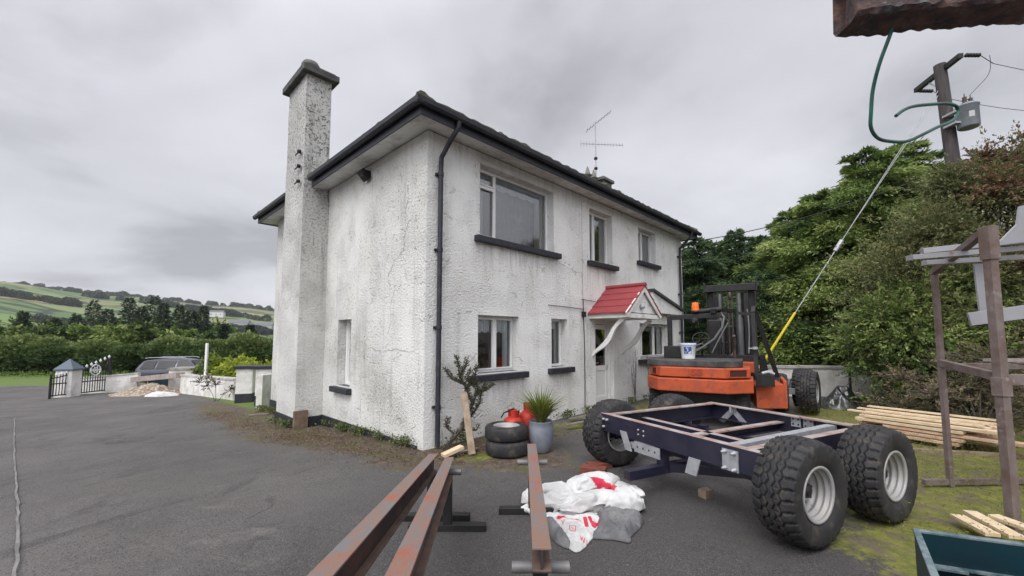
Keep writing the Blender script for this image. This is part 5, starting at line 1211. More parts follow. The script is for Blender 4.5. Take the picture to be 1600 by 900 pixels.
# rubble heap: lumpy mound with loose stones
rc = gpt(238, 616)
mh = crumple('rubble_heap', [(rc.x+a*1.95*cos(t)*(1+.12*sin(3*t)), rc.y+.9*sin(t)) for t, a in [(k*2*pi/14, 1) for k in range(14)]], lambda x, y: .42*math.exp(-((x-rc.x+.1)**2/.9+(y-rc.y)**2/.3)),
             pm('sand_rubble', (.28, .225, .16), .95, col2=(.18, .12, .085), scale=3, col3=(.42, .38, .32), scale3=9, lo3=.5, hi3=.6, bump=.7, bscale=12, dist=.05), (rc.x, rc.y, 0), amp=.12, seed=2, fold=2.5, na=90, nr=26)
mh.location = (rc.x, rc.y, rc.z-.02); tag(mh, 'low heap of brown sand and broken rubble in front of the lintel', 'rubble heap')
cs = gpt(253, 619); ms = crumple('feed_sack', [(cs.x+.62*cos(t), cs.y+.26*sin(t)+.1*cos(t)) for t in np.linspace(0, 2*pi, 11)[:-1]], lambda x, y: .12, M_SACKW, (cs.x, cs.y, 0), amp=.07, seed=4, na=60, nr=18)
ms.location = (cs.x, cs.y, cs.z); tag(ms, 'small white plastic sack at the right foot of the rubble heap', 'sack')

# ------------------------------------------------------------------ parked car on the road beyond the wall
cg = atY(292, 600, 21.5); CZg = gz1(cg.x, 23.5)
cg = atY(294, 600, 23.4); CZg = gz1(cg.x, 23.4); car = thing('parked_car', 'silver grey estate car parked on the road behind the low wall', 'car', (cg.x, 23.4, CZg), radians(7))
M_CAR = pm('car_paint', (.10, .105, .125), .3, metal=.5, spec=.6)
sec = [  # x along the car (front +), half width, z low, z waist, z roof, roof half width
    (-2.25, .70, .45, .85, .88, .60), (-2.20, .80, .35, .98, 1.15, .62), (-1.95, .86, .28, 1.02, 1.44, .60), (-1.2, .89, .25, .99, 1.53, .60), (-.2, .90, .25, .97, 1.54, .60),
    (.35, .90, .25, .96, 1.46, .58), (.95, .89, .25, .95, 1.06, .66), (1.25, .88, .26, .93, .97, .68), (1.9, .82, .28, .82, .84, .62), (2.2, .70, .36, .66, .68, .5)]
mb = MB(); vs = []
for (x, hw, zl, zw, zr, rw) in sec:
    vs += [(x, -hw*.9, zl), (x, -hw, (zl+zw)/2), (x, -hw*.97, zw), (x, -rw, zr-.04), (x, -rw*.6, zr), (x, rw*.6, zr), (x, rw, zr-.04), (x, hw*.97, zw), (x, hw, (zl+zw)/2), (x, hw*.9, zl)]
n = 10; mb.add(vs, [(i*n+j, i*n+(j+1) % n, (i+1)*n+(j+1) % n, (i+1)*n+j) for i in range(len(sec)-1) for j in range(n)]+[tuple(range(n))[::-1], tuple(range((len(sec)-1)*n, len(sec)*n))], 0, True)
mb.build('body', M_CAR, car)
CG = pm('car_glass', (.012, .012, .016), .22, spec=.25)
for s in (-1, 1):
    for (xa, xb, ta, tb) in ((-1.95, -1.25, -1.78, -1.22), (-1.15, -.25, -1.12, -.25), (-.15, .85, -.15, .30)):
        mb = MB(); z0_, z1_ = 1.01, 1.42; y0_, y1_ = s*.885, s*.66
        mb.add([(xa, y0_, z0_), (xb, y0_, z0_), (tb, y1_, z1_), (ta, y1_, z1_), (xa, y0_-.02*s, z0_), (xb, y0_-.02*s, z0_), (tb, y1_-.02*s, z1_), (ta, y1_-.02*s, z1_)], [(0, 1, 2, 3), (4, 7, 6, 5), (0, 4, 5, 1), (2, 6, 7, 3), (1, 5, 6, 2), (0, 3, 7, 4)]); mb.build('side_window', CG, car)
mb = MB(); mb.add([(.92, -.70, 1.08), (.92, .70, 1.08), (.40, .54, 1.455), (.40, -.54, 1.455)], [(0, 1, 2, 3)]); mb.build('windscreen', CG, car)
mb = MB(); mb.add([(-2.23, -.62, 1.02), (-2.23, .62, 1.02), (-2.0, .52, 1.44), (-2.0, -.52, 1.44)], [(0, 3, 2, 1)]); mb.build('rear_window', CG, car)
for s in (-1, 1):
    mb = MB(); mb.tube([(-1.9, s*.55, 1.56), (-1.7, s*.56, 1.60), (.0, s*.56, 1.60), (.2, s*.55, 1.55)], .02, 6); mb.build('roof_rail', M_GALV, car)
    mb = MB(); mb.box(.85, 1.0, s*.92-.08, s*.92+.08, 1.0, 1.12); mb.build('door_mirror', M_CAR, car, bevel=.02)
    mb = MB(); mb.box(1.95, 2.18, s*.55-.14, s*.55+.14, .62, .76); mb.build('headlight', GLASS, car)
    for x in (-1.35, 1.35):
        wo = bpy.data.objects.new('wheel', None); COL.objects.link(wo); wo.parent = car; wo.location = (x, s*.80, .32); wo.rotation_euler = (pi/2*-s, 0, 0)
        mb = car_tyre(.32, .2, .2, None); mb.build('tyre', M_RUBBER, wo); mb = MB(); mb.lathe([(.2, .06), (.19, .03), (.08, .02), (.05, .07), (0, .07)], n=20); mb.build('rim', M_RIM, wo)

# ------------------------------------------------------------------ vegetation
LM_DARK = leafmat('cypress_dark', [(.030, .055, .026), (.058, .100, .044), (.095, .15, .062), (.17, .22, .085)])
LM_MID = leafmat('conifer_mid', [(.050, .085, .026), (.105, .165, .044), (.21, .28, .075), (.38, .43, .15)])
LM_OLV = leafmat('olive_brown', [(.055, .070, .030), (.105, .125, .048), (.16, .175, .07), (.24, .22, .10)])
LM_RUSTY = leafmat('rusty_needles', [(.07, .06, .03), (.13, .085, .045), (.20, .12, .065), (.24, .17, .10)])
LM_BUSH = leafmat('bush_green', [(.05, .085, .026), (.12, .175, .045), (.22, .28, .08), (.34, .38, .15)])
LM_TWIG = leafmat('dry_twig', [(.06, .065, .028), (.13, .12, .06), (.24, .19, .12), (.30, .24, .17)])
LM_YEL = leafmat('yellow_shrub', [(.12, .17, .02), (.28, .34, .04), (.44, .46, .06)])
LM_HEDGE = leafmat('hedge_leaf', [(.028, .048, .022), (.062, .10, .036), (.135, .19, .06), (.30, .34, .13)])
LM_FAR = leafmat('far_conifer', [(.028, .045, .032), (.045, .068, .042), (.075, .10, .055)])  # bluish cast: distance haze put into the leaf colours

def conifer(label, x, y, h, wd, mat, seed, n=26000, name='conifer', droop=.25, sz=.11, group='tall evergreens beyond the white wall', base=0.03, zb=None, tilt=.25, shape=.8):
    r = np.random.default_rng(seed); z0 = gz1(x, y) if zb is None else zb
    t = thing(name, label, 'tree', (x, y, z0), 0, group)
    mb = MB(); mb.tube([(0, 0, -.2), (.05, .02, h*.4), (0, 0, h*.97)], [.04*h*.7, .025*h*.7, .006], 8); mb.build('trunk', M_BARK, t)
    P = []; D = []; T = []; nb = int(46+h*11); per = max(6, n//nb); bm_ = MB()
    for k in range(nb):
        f = base+(1-base)*(k+r.random())/nb; L_ = wd*(1-f)**shape*(.45+.8*r.random())+.12; az = k*2.399+r.normal(0, .3); up = tilt*(1-f)*r.uniform(.3, 1.3)+.25*f
        m = max(5, int(per*(.35+1.3*L_/wd))); s = r.random(m)**.65; lat = r.normal(0, .12, m)*L_*(.45+s*(1.2-s)*2.2); dv = np.array([cos(az), sin(az), 0]); sv = np.array([-sin(az), cos(az), 0])
        zz_ = f*h+L_*(up*s-droop*s*s)+r.normal(0, .05, m)*L_-.10*np.abs(lat)
        P.append(dv*(L_*s)[:, None]+sv*lat[:, None]+np.array([0, 0, 1])*zz_[:, None])
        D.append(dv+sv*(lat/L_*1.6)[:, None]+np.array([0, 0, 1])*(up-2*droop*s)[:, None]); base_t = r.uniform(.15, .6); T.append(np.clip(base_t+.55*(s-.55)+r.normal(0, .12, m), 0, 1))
        if k % 2 == 0: bm_.tube([(0, 0, f*h), tuple(dv*L_*.5+np.array([0, 0, f*h+L_*(up*.5-droop*.25)])), tuple(dv*L_*.85+np.array([0, 0, f*h+L_*(up*.85-droop*.72)]))], [.02+.02*L_/wd, .015, .006], 4, cap=False)
    bm_.build('branches', M_BARK, t)
    V, F = leaves(np.concatenate(P), np.concatenate(D), sz, .27, seed); mesh_np('crown', V, F, mat, t, tone=np.concatenate(T)); return t
def broad(label, x, y, clumps, mat, seed, per=900, extra=None, sz=.09, name='bush', cat='bush', group=None, trunk=None, asp=.5, z0=None, twigs=0):
    """clumps relative to the base"""
    z0 = gz1(x, y) if z0 is None else z0
    t = thing(name, label, cat, (x, y, z0), 0, group); r = np.random.default_rng(seed)
    mb = MB()
    for c in clumps:
        if random.random() < .8: mb.tube([(0, 0, -.1), (c[0]*.45, c[1]*.45, c[2]*.5), (c[0], c[1], c[2])], [trunk or .05, (trunk or .05)*.6, .012], 5, cap=False)
        for q in range(twigs):
            d = r.normal(0, 1, 3); d /= np.linalg.norm(d); d[2] = abs(d[2])*.6; e = np.array(c[:3])+d*np.array(c[3:6])*r.uniform(1.0, 1.35); mb.tube([c[:3], tuple((np.array(c[:3])+e)/2+r.normal(0, .05, 3)), tuple(e)], [.012, .008, .003], 3, cap=False)
    mb.build('branches' if cat != 'tree' else 'trunk', M_BARK, t)
    P, D, T = spray_pts(clumps, per, seed); V, F = leaves(P, D, sz, asp, seed); mesh_np('foliage' if cat != 'tree' else 'crown', V, F, mat, t, tone=T)
    if extra:
        P, D, T = spray_pts(extra[0], per, seed+1); V, F = leaves(P, D, sz, asp, seed+1); mesh_np('rusty_foliage', V, F, extra[1], t, tone=T)
    return t
def rclumps(n, bx, seed, r0, r1):
    r = np.random.default_rng(seed); return [(r.uniform(*bx[0]), r.uniform(*bx[1]), r.uniform(*bx[2]), *(r.uniform(r0, r1)*np.array([1, 1, .75]))) for _ in range(n)]

# evergreens beyond the rear wall (picture column, top row, distance, half width)
for lab, px, py, Y, wd_x, mt, sd_, n_, shp in (
    ('dark evergreen closest to the house gable, its top just above the gutter end', 1087, 371, 17.5, 2.3, LM_DARK, 11, 34000, .55),
    ('dark evergreen directly left of the forklift mast', 1116, 379, 18.6, 2.4, LM_DARK, 12, 34000, .55),
    ('dark evergreen directly behind the forklift mast, slightly taller than its left neighbours', 1149, 360, 18.0, 2.6, LM_DARK, 13, 36000, .55),
    ('dark evergreen with a blunt top right of the forklift mast', 1188, 372, 17.2, 2.5, LM_DARK, 20, 34000, .55),
    ('mid green evergreen rising as the step between dark trees and tall ones', 1230, 330, 15.2, 2.6, LM_MID, 14, 42000, .55),
    ('bright green layered evergreen crossed by the pole stay wire', 1284, 300, 14.0, 3.0, LM_MID, 15, 56000, .5),
    ('tallest green layered evergreen with feathery boughs left of the electricity pole', 1352, 238, 13.4, 3.3, LM_MID, 16, 64000, .5),
    ('feathery green evergreen whose top touches the hanging hose loop', 1416, 224, 13.8, 3.0, LM_MID, 31, 50000, .5)):
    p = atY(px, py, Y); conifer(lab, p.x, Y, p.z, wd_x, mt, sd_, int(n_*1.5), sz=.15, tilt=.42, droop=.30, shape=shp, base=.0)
conifer('low dark evergreen filling the gap between house and forklift', 6.6, 14.6, 3.4, 2.0, LM_DARK, 17, 26000, sz=.12, shape=.5)
conifer('low dark evergreen right behind the yellow stay guard', 8.6, 14.2, 3.9, 2.4, LM_DARK, 18, 30000, sz=.12, base=.0, shape=.5)
conifer('dark evergreen behind the tallest layered one, seen above the rear wall', 13.8, 16.8, 7.4, 3.2, LM_DARK, 19, 30000, sz=.15, shape=.5)
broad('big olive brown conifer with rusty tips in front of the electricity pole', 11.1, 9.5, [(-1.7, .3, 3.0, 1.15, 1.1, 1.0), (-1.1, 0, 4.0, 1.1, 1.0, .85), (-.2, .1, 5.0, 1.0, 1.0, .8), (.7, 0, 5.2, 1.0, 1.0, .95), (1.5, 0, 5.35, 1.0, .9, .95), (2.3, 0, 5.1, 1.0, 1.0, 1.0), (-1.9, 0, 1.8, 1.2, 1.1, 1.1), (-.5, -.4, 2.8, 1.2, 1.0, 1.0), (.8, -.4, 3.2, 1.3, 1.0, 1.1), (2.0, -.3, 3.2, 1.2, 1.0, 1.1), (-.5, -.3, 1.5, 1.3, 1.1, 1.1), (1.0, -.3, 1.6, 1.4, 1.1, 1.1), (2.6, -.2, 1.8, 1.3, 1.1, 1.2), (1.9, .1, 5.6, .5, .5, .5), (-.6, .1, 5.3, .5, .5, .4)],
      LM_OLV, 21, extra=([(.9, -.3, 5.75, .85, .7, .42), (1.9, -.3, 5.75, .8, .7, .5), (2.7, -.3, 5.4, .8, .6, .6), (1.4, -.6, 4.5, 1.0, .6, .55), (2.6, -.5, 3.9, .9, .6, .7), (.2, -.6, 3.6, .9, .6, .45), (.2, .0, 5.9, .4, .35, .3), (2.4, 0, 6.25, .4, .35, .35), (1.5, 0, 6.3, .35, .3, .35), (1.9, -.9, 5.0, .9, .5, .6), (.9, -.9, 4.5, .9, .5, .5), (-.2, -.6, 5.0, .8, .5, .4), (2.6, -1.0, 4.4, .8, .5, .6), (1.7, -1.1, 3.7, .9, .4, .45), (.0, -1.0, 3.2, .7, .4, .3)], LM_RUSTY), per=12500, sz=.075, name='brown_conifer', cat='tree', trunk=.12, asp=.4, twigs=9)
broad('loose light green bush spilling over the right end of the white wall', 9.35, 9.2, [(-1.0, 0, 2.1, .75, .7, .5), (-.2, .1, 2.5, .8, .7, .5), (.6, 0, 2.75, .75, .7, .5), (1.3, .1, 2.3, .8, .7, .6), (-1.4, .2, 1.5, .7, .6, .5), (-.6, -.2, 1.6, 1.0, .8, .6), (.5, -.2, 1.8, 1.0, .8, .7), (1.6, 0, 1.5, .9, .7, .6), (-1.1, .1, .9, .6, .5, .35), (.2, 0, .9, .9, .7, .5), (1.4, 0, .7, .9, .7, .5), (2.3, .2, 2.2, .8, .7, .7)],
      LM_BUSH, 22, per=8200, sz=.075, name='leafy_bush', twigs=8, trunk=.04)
broad('tangled bush of dry brown twigs and sparse leaves behind the timber stack', 8.5, 7.6, rclumps(14, ((-.9, 1.9), (-.4, .6), (.2, 1.15)), 5, .38, .62), LM_TWIG, 23, per=5600, sz=.055, name='twiggy_bush', twigs=30, trunk=.025, asp=.35)
broad('low bush with red blossoms behind the rusty rack', 9.2, 5.9, rclumps(12, ((-1.6, 1.2), (-.6, .7), (.2, 1.5)), 6, .4, .7), LM_TWIG, 24, per=4200, sz=.065, name='flowering_bush', twigs=20, trunk=.03, asp=.4)
fb = [o for o in COL.objects if o.name.startswith('flowering_bush')][-1]
V, F = leaves(*(lambda P: (P, np.tile([0, 0, 1.], (len(P), 1))))(np.random.default_rng(3).normal(0, 1, (260, 3))*np.array([.55, .35, .10])+np.array([-.9, -.5, 1.25])), .07, .8, 5); mesh_np('red_blossom', V, F, leafmat('red_petal', [(.35, .01, .02), (.5, .02, .03)]), fb, tone=np.random.default_rng(2).random(len(F)))
broad('dark green undergrowth strip along the top of the rear wall', 8.6, 12.6, rclumps(22, ((-2.6, 3.4), (.25, .7), (.7, 1.1)), 8, .24, .36), LM_BUSH, 25, per=4200, sz=.08, name='undergrowth', twigs=2, trunk=.02)
broad('young dark conifer shoots low behind the timber stack', 7.6, 8.7, rclumps(7, ((.2, 1.9), (-.4, .3), (.1, .35)), 9, .22, .36), LM_MID, 26, per=4200, sz=.08, name='low_shrub', twigs=4, trunk=.02)

# rear wall
run_wall('rear_wall', 'low white roughcast wall in front of the evergreens', [Vector((5.2, 11.75, 0)), Vector((13.5, 11.75, 0))], [.80, .74], .2, M_PAINTW, cope=.07)

# hedge beyond the road and shrubs by the wall
def long_hedge(label, pts, h, wd, mat, seed, per, sz, name='hedge', group=None):
    r = np.random.default_rng(seed); cl = []; c0 = Vector(pts[len(pts)//2]+(0,)); z0 = gz1(c0.x, c0.y)
    for i in range(len(pts)-1):
        a, b_ = Vector(pts[i]), Vector(pts[i+1]); n = int((b_-a).length/(wd*.42))+1
        for k in range(n):
            p = a+(b_-a)*(k+r.random())/n; hh = h*r.uniform(.78, 1.18); zb = gz1(p.x, p.y)-z0
            cl.append((p.x-c0.x, p.y-c0.y+r.normal(0, .2), zb+hh*.5, wd*.6, wd*.6, hh*.5)); cl.append((p.x-c0.x, p.y-c0.y+r.normal(0, .3), zb+hh*.85, wd*.42, wd*.42, hh*.22))
    t = thing(name, label, 'hedge', (c0.x, c0.y, z0), 0, group); P, D, T = clump_pts(cl, per, seed, .7); T = np.clip(T*.5+.5*np.clip((P[:, 2]-np.interp(P[:, 0], [-60, 60], [0, 0]))/h*1.2-.4, 0, 1), 0, 1)
    V, F = leaves(P, D, sz, .6, seed); mesh_np('foliage', V, F, mat, t, tone=T)
    mb = MB()
    for i in range(0, len(cl), 6): c = cl[i]; mb.tube([(c[0], c[1], c[2]-c[5]-.1), (c[0]+.1, c[1], c[2]+c[5]*.6)], [.05, .02], 4, cap=False)
    mb.build('stems', M_BARK, t); return t
long_hedge('long dark hedge running along the far side of the road', [(-62, 33), (-48, 32), (-36, 33.5), (-24, 34.5), (-13, 36), (2, 38)], 2.45, 2.6, LM_HEDGE, 31, 1700, .24)
lp = atY(395, 560, 16.2)
def shrub(label, px, Y, h, wd, mat, seed, name='shrub', group=None, per=3600):
    p = atY(px, 560, Y); z = gz1(p.x, Y); cl = [(random.uniform(-.5, .5)*wd, random.uniform(-.4, .4), h*random.uniform(.35, .85), wd*.35, .4, h*.22) for _ in range(9)]
    return broad(label, p.x, Y, cl, mat, seed, per=per, sz=.10, name=name, group=group, twigs=3, trunk=.03)
shrub('bright yellow green shrub glowing just left of the house end', 402, 17.2, 1.75, 1.8, LM_YEL, 41)
shrub('yellow green shrub right of the slim white post', 368, 18.2, 1.6, 1.4, LM_YEL, 42)
shrub('mid green shrub behind the slim white post', 338, 19.5, 1.75, 1.5, LM_BUSH, 43)
shrub('small green shrub hiding the tail of the parked car', 312, 20.2, 1.25, .8, LM_HEDGE, 44)
broad('reddish scrambling weed over the end of the stained wall', wd_.x-.6, wd_.y-.2, rclumps(5, ((-.7, .6), (-.1, .1), (.4, 1.0)), 12, .2, .32), LM_TWIG, 45, per=2500, sz=.06, name='climbing_weed', cat='plant', twigs=10, trunk=.012)

# conifers and poles in the valley beyond the hedge
M_FARG = 'conifers in the valley beyond the hedge'
far = [(37, 487, 58, 'slim dark conifer alone on the far left above the hedge'), (148, 470, 66, 'pointed conifer, tallest of the group left of the middle'), (170, 484, 62, 'narrow conifer beside the pointed one'), (203, 465, 64, 'broad dark conifer in the centre of the valley group'),
       (222, 480, 58, 'shaggy conifer at the right side of the broad central one'), (243, 463, 68, 'tall forked conifer right of the valley centre'), (257, 474, 60, 'thin conifer with bare lower trunk near the valley centre'), (281, 477, 64, 'pyramidal conifer between the thin one and the farmhouse'),
       (300, 486, 58, 'small conifer in front of the pyramidal one'), (319, 478, 66, 'straight conifer just left of the farmhouse'), (352, 506, 60, 'low conifer under the farmhouse'), (120, 492, 60, 'low round conifer left of the pointed one'), (392, 508, 60, 'dark conifer by the grey far sheds'), (88, 498, 62, 'squat conifer behind the hedge on the left')]
for i, (px, py, Y, lab) in enumerate(far):
    p = atY(px, py, Y); z = gz1(p.x, Y); h = p.z-z
    conifer(lab, p.x, Y, h, h*(.22+.06*(i % 3)), LM_FAR, 60+i, 3800, name='valley_conifer', sz=.42, group=M_FARG, base=.18, droop=.15, shape=.7)
far2 = [(12, 505, 52, 3.4), (60, 512, 50, 3.0), (110, 505, 52, 3.4), (160, 508, 50, 4.0), (200, 500, 52, 4.4), (250, 506, 52, 3.6), (300, 514, 50, 3.4), (345, 520, 50, 3.0), (400, 524, 48, 2.8), (330, 500, 80, 5.0), (20, 498, 80, 5.0), (75, 504, 85, 4.0)]
words = ['leftmost', 'second from the left', 'third from the left', 'fourth, below the pointed conifer', 'fifth, under the broad central conifer', 'sixth, below the forked conifer', 'seventh, right of the gate', 'eighth, below the farmhouse', 'ninth, nearest the house wall', 'deeper one left of the farmhouse', 'deeper one at the far left', 'deeper one behind the slim conifer']
for i, (px, py, Y, wdt) in enumerate(far2):
    p = atY(px, py, Y); z = gz1(p.x, Y); h = p.z-z; r = np.random.default_rng(90+i)
    cl = [(r.uniform(-1, 1)*wdt*.7, r.uniform(-1, 1), h*r.uniform(.35, .85), wdt*.38, wdt*.38, h*.2) for _ in range(9)]
    broad('rounded broadleaf tree above the hedge, '+words[i], p.x, Y, cl, LM_HEDGE if i % 3 else LM_MID, 90+i, per=330, sz=.42, name='valley_tree', cat='tree', group='rounded trees just beyond the hedge', z0=z, trunk=.15)
# hedgerow woods on the hillside, each belt one mass nobody could count
r = np.random.default_rng(77); cl = []
def belt(x0, y0, x1, y1, n, s):
    for k in range(n):
        t = r.random(); x = x0+(x1-x0)*t+r.normal(0, s*.6); y = y0+(y1-y0)*t+r.normal(0, s*.6); q = s*r.uniform(.5, 1.1); cl.append((x, y, gz1(x, y)+q*.4, q, q, q*.75))
for (px0, Y0, px1, Y1, n, s) in ((-40, 210, 430, 190, 70, 5), (300, 300, 440, 330, 60, 7), (340, 420, 440, 400, 50, 9), (40, 300, 140, 320, 20, 6), (60, 520, 250, 560, 40, 8), (-60, 640, 120, 700, 30, 9), (120, 900, 430, 820, 46, 10), (-60, 1180, 200, 1150, 40, 11), (200, 1320, 430, 1300, 50, 11), (300, 600, 430, 640, 34, 9), (0, 1500, 420, 1600, 60, 11)):
    a_, b_ = atY(px0, 500, Y0), atY(px1, 500, Y1); belt(a_.x, Y0, b_.x, Y1, n, s)
P, D, T = clump_pts(cl, 10, 5, .7); V, F = leaves(P, D, 2.6, .8, 3); wd2 = mesh_np('distant_woodland', V, F, LM_FAR, tone=T); tag(wd2, 'dark hedgerow woods scattered over the far hillside', 'woodland', kind='stuff')
def farmhouse(label, px, py, Y, wx, wy, h, col):
    p = atY(px, py, Y); z = gz1(p.x, Y); t = thing('farmhouse', label, 'farm building', (p.x, Y, z), .3, 'pale farm buildings on the far slope')
    mb = MB(); mb.box(-wx/2, wx/2, -wy/2, wy/2, -2, h); mb.build('wall', col, t)
    mb = MB(); mb.prism([(-wx/2-.2, -wy/2-.3, h), (-wx/2-.2, wy/2+.3, h), (-wx/2-.2, 0, h+wy*.32)], (wx+.4, 0, 0)); mb.build('roof', pm('far_slate', (.13, .135, .15), .7), t)
    for k in range(3):
        mb = MB(); x = -wx*.3+wx*.3*k; mb.box(x-.5, x+.5, -wy/2-.02, -wy/2, h*.35, h*.65); mb.build('window', pm('far_window', (.03, .03, .04), .3), t)
fw, fgm = pm('far_white', (.62, .62, .60), .8), pm('far_grey', (.33, .34, .35), .8)
farmhouse('white farmhouse among trees on the far slope', 339, 500, 800, 24, 12, 9, fw); farmhouse('long grey shed right of the far farmhouse', 374, 512, 690, 30, 16, 7, fgm); farmhouse('pale low shed nearest the house end on the far slope', 409, 514, 690, 34, 16, 7, fgm); farmhouse('small pale cottage in the middle of the valley trees', 255, 508, 720, 18, 10, 6, fgm)

# ------------------------------------------------------------------ electricity pole, transformer, wires, stay
pole = thing('electricity_pole', 'dark timber electricity pole with a slanting crossarm above the brown conifer', 'utility pole', (12.13, 10.8, 0))
mb = MB(); mb.tube([(.05, 0, -.1), (-.1, 0, 5), (-.32, 0, 9.15)], [.19, .16, .13], 16); mb.build('shaft', pm('pole_timber', (.050, .042, .042), .85, col2=(.085, .072, .07), scale=4, stretch=(3, 3, .4), bump=.3), pole)
arm1 = atY(1500, 69, 10.2)-pole.location; arm0 = atY(1430, 128, 11.75)-pole.location; arm0.z = arm1.z = 9.0
mb = MB(); mb.bar(arm0, arm1, .11, .12); mb.build('crossarm', M_BLACK, pole)
mb = MB(); mb.tube([arm0*.35+arm1*.65-Vector((0, 0, .05)), (-.25, -.02, 8.45)], .018, 5); mb.tube([arm0*.7+arm1*.3-Vector((0, 0, .05)), (-.3, .05, 8.5)], .018, 5); mb.build('brace', M_GALV, pole)
for q, d_ in ((arm0, Vector((1, 0, -.02))), (arm1, Vector((1, 0, .0)))):
    mb = MB(); a_ = q+d_*.12
    for k in range(5): mb.lathe([(.0, 0), (.05, .01), (.055, .035), (.02, .05), (0, .05)], a_+d_*.08*k, ax=d_, n=10)
    mb.build('insulator', M_BLACK, pole)
    wpz = [pole.location+q+d_*.5]+[pole.location+q+d_*(k*1.2)+Vector((0, .3*k, .02*k*k-.04*k)) for k in range(1, 14)]
    mb = MB(); mb.tube(wpz, .010, 4); tag(mb.build('overhead_wire', M_BLACK, auto=True), 'overhead wire leaving the '+('lower end of the crossarm' if q is arm0 else 'upper end of the crossarm')+' to the right', 'wire')
tr = thing('transformer', 'grey cylindrical transformer can hung on the right of the electricity pole', 'transformer', atY(1514, 200, 10.45)); tr.scale = (.86, .86, .86)
mb = MB(); mb.lathe([(.0, 0), (.22, 0), (.25, .03), (.25, .66), (.27, .67), (.27, .71), (.24, .74), (.0, .77)], n=28); mb.build('tank', pm('transformer_grey', (.27, .30, .32), .5, col2=(.22, .24, .26), scale=4), tr)
for x, y in ((-.12, -.05), (.12, 0)):
    mb = MB(); mb.lathe([(.05, .74), (.07, .78), (.04, .82), (.07, .86), (.04, .9), (.06, .94), (.015, .97), (.012, 1.06), (0, 1.06)], (x, y, 0), n=12); mb.build('bushing', M_RSIDE, tr)
mb = MB(); vs = []
for k in range(6):
    a = -pi/2-.75+k*.1; vs += [(cos(a)*.253, sin(a)*.253, .26), (cos(a)*.253, sin(a)*.253, .44)]
mb.add(vs, [(2*k, 2*k+2, 2*k+3, 2*k+1) for k in range(5)]); mb.build('label_plate', pm('plate_grey', (.42, .42, .42), .6), tr)
for zz in (.5, .15):
    mb = MB(); mb.box(-.42, -.24, -.03, .35, zz, zz+.06); mb.build('bracket', M_GALV, tr)
mb = MB(); mb.tube([(.24, 0, .62), (.36, 0, .64), (.36, 0, .58)], .015, 5); mb.build('lifting_lug', M_GALV, tr)
mb = MB(); p0 = pole.location+arm1+Vector((.75, 0, 0)); p3 = tr.location+Vector((.10, 0, .90)); mb.tube([p0*(1-t)**3+(p0+Vector((.05, 0, -.6)))*3*t*(1-t)**2+(p3+Vector((.45, 0, .5)))*3*t*t*(1-t)+p3*t**3 for t in np.linspace(0, 1, 16)], .008, 4); tag(mb.build('jumper_wire', M_BLACK, auto=True), 'thin jumper wire curving down to the transformer top', 'wire')
top = pole.location+Vector((-.27, 0, 8.6)); anc = Vector((6.75, 11.35, .75)); st = thing('stay_wire', 'twin steel stay wire from the pole top with a yellow guard at its foot', 'stay wire', (anc.x, anc.y, 0))
dv = top-anc; og = Vector((anc.x, anc.y, 0)); mid = anc+dv*.44
mb = MB(); mb.tube([anc-og-Vector((dv.x, dv.y, dv.z))*.08, anc+dv*.22-og, mid-og], .014, 6); mb.tube([mid-og, top-og+Vector((.08, 0, 0))], .009, 5); mb.tube([mid-og, top-og-Vector((.08, 0, .1))], .009, 5); mb.build('strand', M_GALV, st)
mb = MB(); mb.tube([anc-og+dv*.005, anc+dv*.20-og], .036, 8); mb.build('yellow_guard', pm('yellow_plastic', (.62, .50, .02), .45), st)
mb = MB(); mb.tube([mid-dv*.025-og, mid+dv*.012-og], .06, 8); mb.build('stay_insulator', M_GALV, st)
mb = MB(); a_, b_ = HW(10.0, -.3, 4.75), Vector((12.0, 10.9, 6.3)); mb.tube([a_*(1-t)+b_*t-Vector((0, 0, .5*4*t*(1-t)*.5)) for t in np.linspace(0, 1, 20)], .014, 5); tag(mb.build('service_cable', M_BLACK, auto=True), 'dark service cable sagging from the gutter end into the evergreens', 'cable')
# clothes line and post
cl_ = thing('clothes_line', 'thin dark clothes line post standing before the white rear wall', 'clothes line', (9.05, 11.1, 0))
mb = MB(); mb.tube([(0, 0, 0), (0, 0, 2.1)], .03, 8); mb.build('post', M_BLACK, cl_)
mb = MB(); mb.tube([(-3.6, .4, 2.25), (-1.8, .2, 2.08), (-.0, 0, 2.08), (2.6, -.4, 2.1)], .009, 4); mb.tube([(-.75, .1, 2.05), (-.75, .1, 1.5)], .008, 4); mb.build('line', M_BLACK, cl_)

